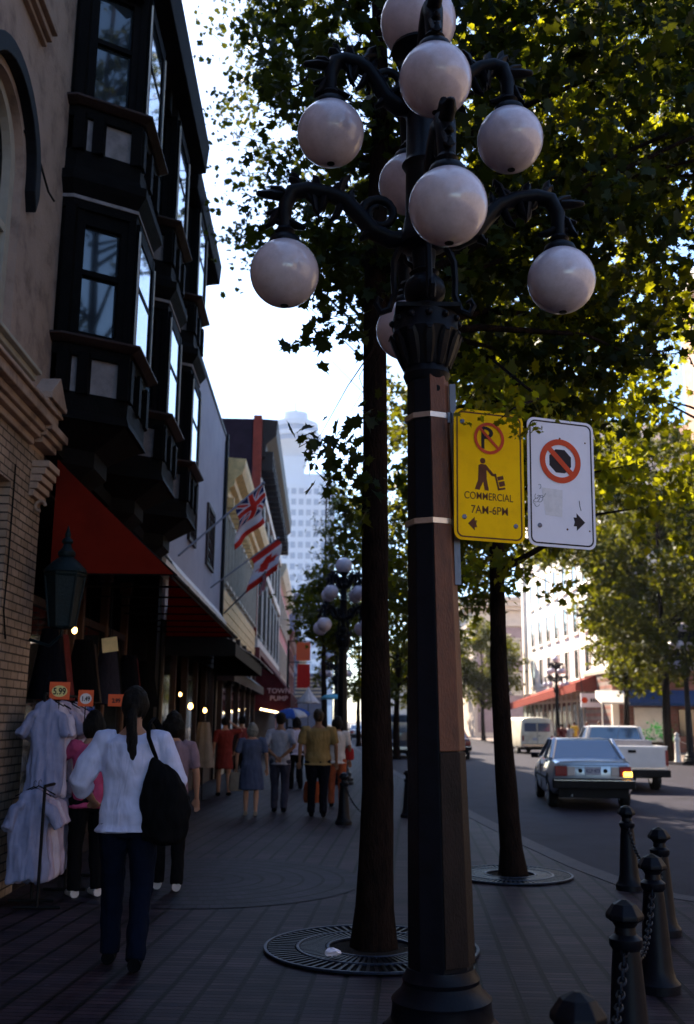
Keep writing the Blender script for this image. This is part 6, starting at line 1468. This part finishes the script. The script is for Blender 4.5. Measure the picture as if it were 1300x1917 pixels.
def inpoly(x, y, P_):
    c = False; j = len(P_)-1
    for i in range(len(P_)):
        if (P_[i][1] > y) != (P_[j][1] > y) and x < (P_[j][0]-P_[i][0])*(y-P_[i][1])/(P_[j][1]-P_[i][1])+P_[i][0]: c = not c
        j = i
    return c
def maple(u, v):
    if u < .22 or u > .78: return 0
    return 0 if inpoly((u-.5)/.58, (.5-v)*.95, LEAFP) else 1
def stripes(u, v): return 0 if int(v*11) % 2 == 0 else 1
b0 = atX(335, 1040, WX+.02); t0 = atX(493, 905, -1.30)
flag(b0, t0, 1.05, .95, union, FM, 'union pattern flag on the upper slanting pole above the cream building')
b0 = atX(395, 1100, WX+.02); t0 = atX(521, 1008, -1.15)
flag(b0, t0, .95, .9, maple, FM, 'red and white maple leaf flag on the middle slanting pole', 2)
b0 = atX(418, 1150, WX+.02); t0 = atX(497, 1072, -1.45)
flag(b0, t0, .35, .5, stripes, FM, 'small red and white striped flag hanging below the maple leaf flag', 4)
# banner in the distance and louvred stair sign
bn = thing('street_banner', atY(568, 1240, 60), 'red hanging banner far down the left side', 'banner')
mb = MB(); mb.box(-.42, .42, 0, .04, .1, 1.2); mb.build('upper_panel', M['card_red'], bn, local=True); mb = MB(); mb.box(-.35, .42, 0, .04, -1.5, -.1); mb.build('lower_panel', M['flag_red'], bn, local=True)
mb = MB(); mb.tube([(-.9, 0, 1.25), (.5, 0, 1.25)], .04, 6); mb.tube([(-.9, 0, -.0), (.5, 0, -.0)], .03, 6); mb.tube([(-.9, 0, 1.3), (-.9, 0, -4.5)], .07, 8); mb.build('banner_arm', M['black'], bn, local=True)
gt = thing('parking_garage', (1.5, 150, 0), 'grey louvred parking structure with stacked pale bars at the street end', 'building')
c0 = atY(555, 1270, 118); c1_ = atY(605, 1305, 118)
mb = MB(); mb.box(c0.x, c1_.x, 118, 124, 0, c0.z+.6); mb.build('wall', M['slate_wall'], gt)
for k_ in range(6):
    z = c1_.z+(c0.z-c1_.z)*k_/5; mb = MB(); mb.box(c0.x-.1, c1_.x+.1, 117.6, 117.97, z, z+.16); mb.build('louvre', M['ivory'], gt)

# white posts with rope on the far sidewalk
pb = thing('white_post', (15.45, 43.6, 0), 'sunlit white post carrying a chain at the far kerb', 'post', 'white posts on the far sidewalk')
mb = MB(); mb.lathe([(.16, 0), (.13, .1), (.11, .5), (.10, .85), (.14, .9), (.14, .98), (.07, 1.08), (.12, 1.14), (.02, 1.24)], n=14); mb.build('post', M['sunwhite'], pb, local=True, smooth=35)
pc_ = copy_tree(pb); pc_.location = (17.3, 43.9, 0); pc_['label'] = 'white chain post at the picture edge, right of the first one'
chain((15.45, 43.6, .95), (17.3, 43.9, .95), .28, 'pale chain slung between the white posts on the far sidewalk', M['sunwhite'])
# urn planter cut by the right edge
ur = thing('iron_urn', (3.95, 9.9, 0), 'dark glossy urn on a stem at the right edge beyond the bollards', 'urn')
c_ = gnd(1297, 1690); 
mb = MB(); mb.lathe([(.16, 0), (.16, .04), (.06, .09), (.045, .55), (.07, .6), (.14, .66), (.20, .76), (.215, .88), (.195, .93), (.22, .95), (.17, .965), (.10, 1.02), (.03, 1.05)], n=24); mb.build('urn', M['iron'], ur, local=True, smooth=40)
# ================================================================ HAZE
hz = MB(); hz.box(-60, 70, -15, 470, -1.2, 165)
mh = bpy.data.materials.new('haze_air'); mh.use_nodes = True; tt = mh.node_tree
tt.nodes.remove(tt.nodes['Principled BSDF']); pv = tt.nodes.new('ShaderNodeVolumePrincipled')
pv.inputs['Color'].default_value = (.86, .90, 1.0, 1); pv.inputs['Density'].default_value = .00016; pv.inputs['Anisotropy'].default_value = .35
tt.links.new(pv.outputs[0], tt.nodes['Material Output'].inputs['Volume'])
ho = hz.build('haze', mh, None); ho['kind'] = 'stuff'
sc.cycles.volume_bounces = 0
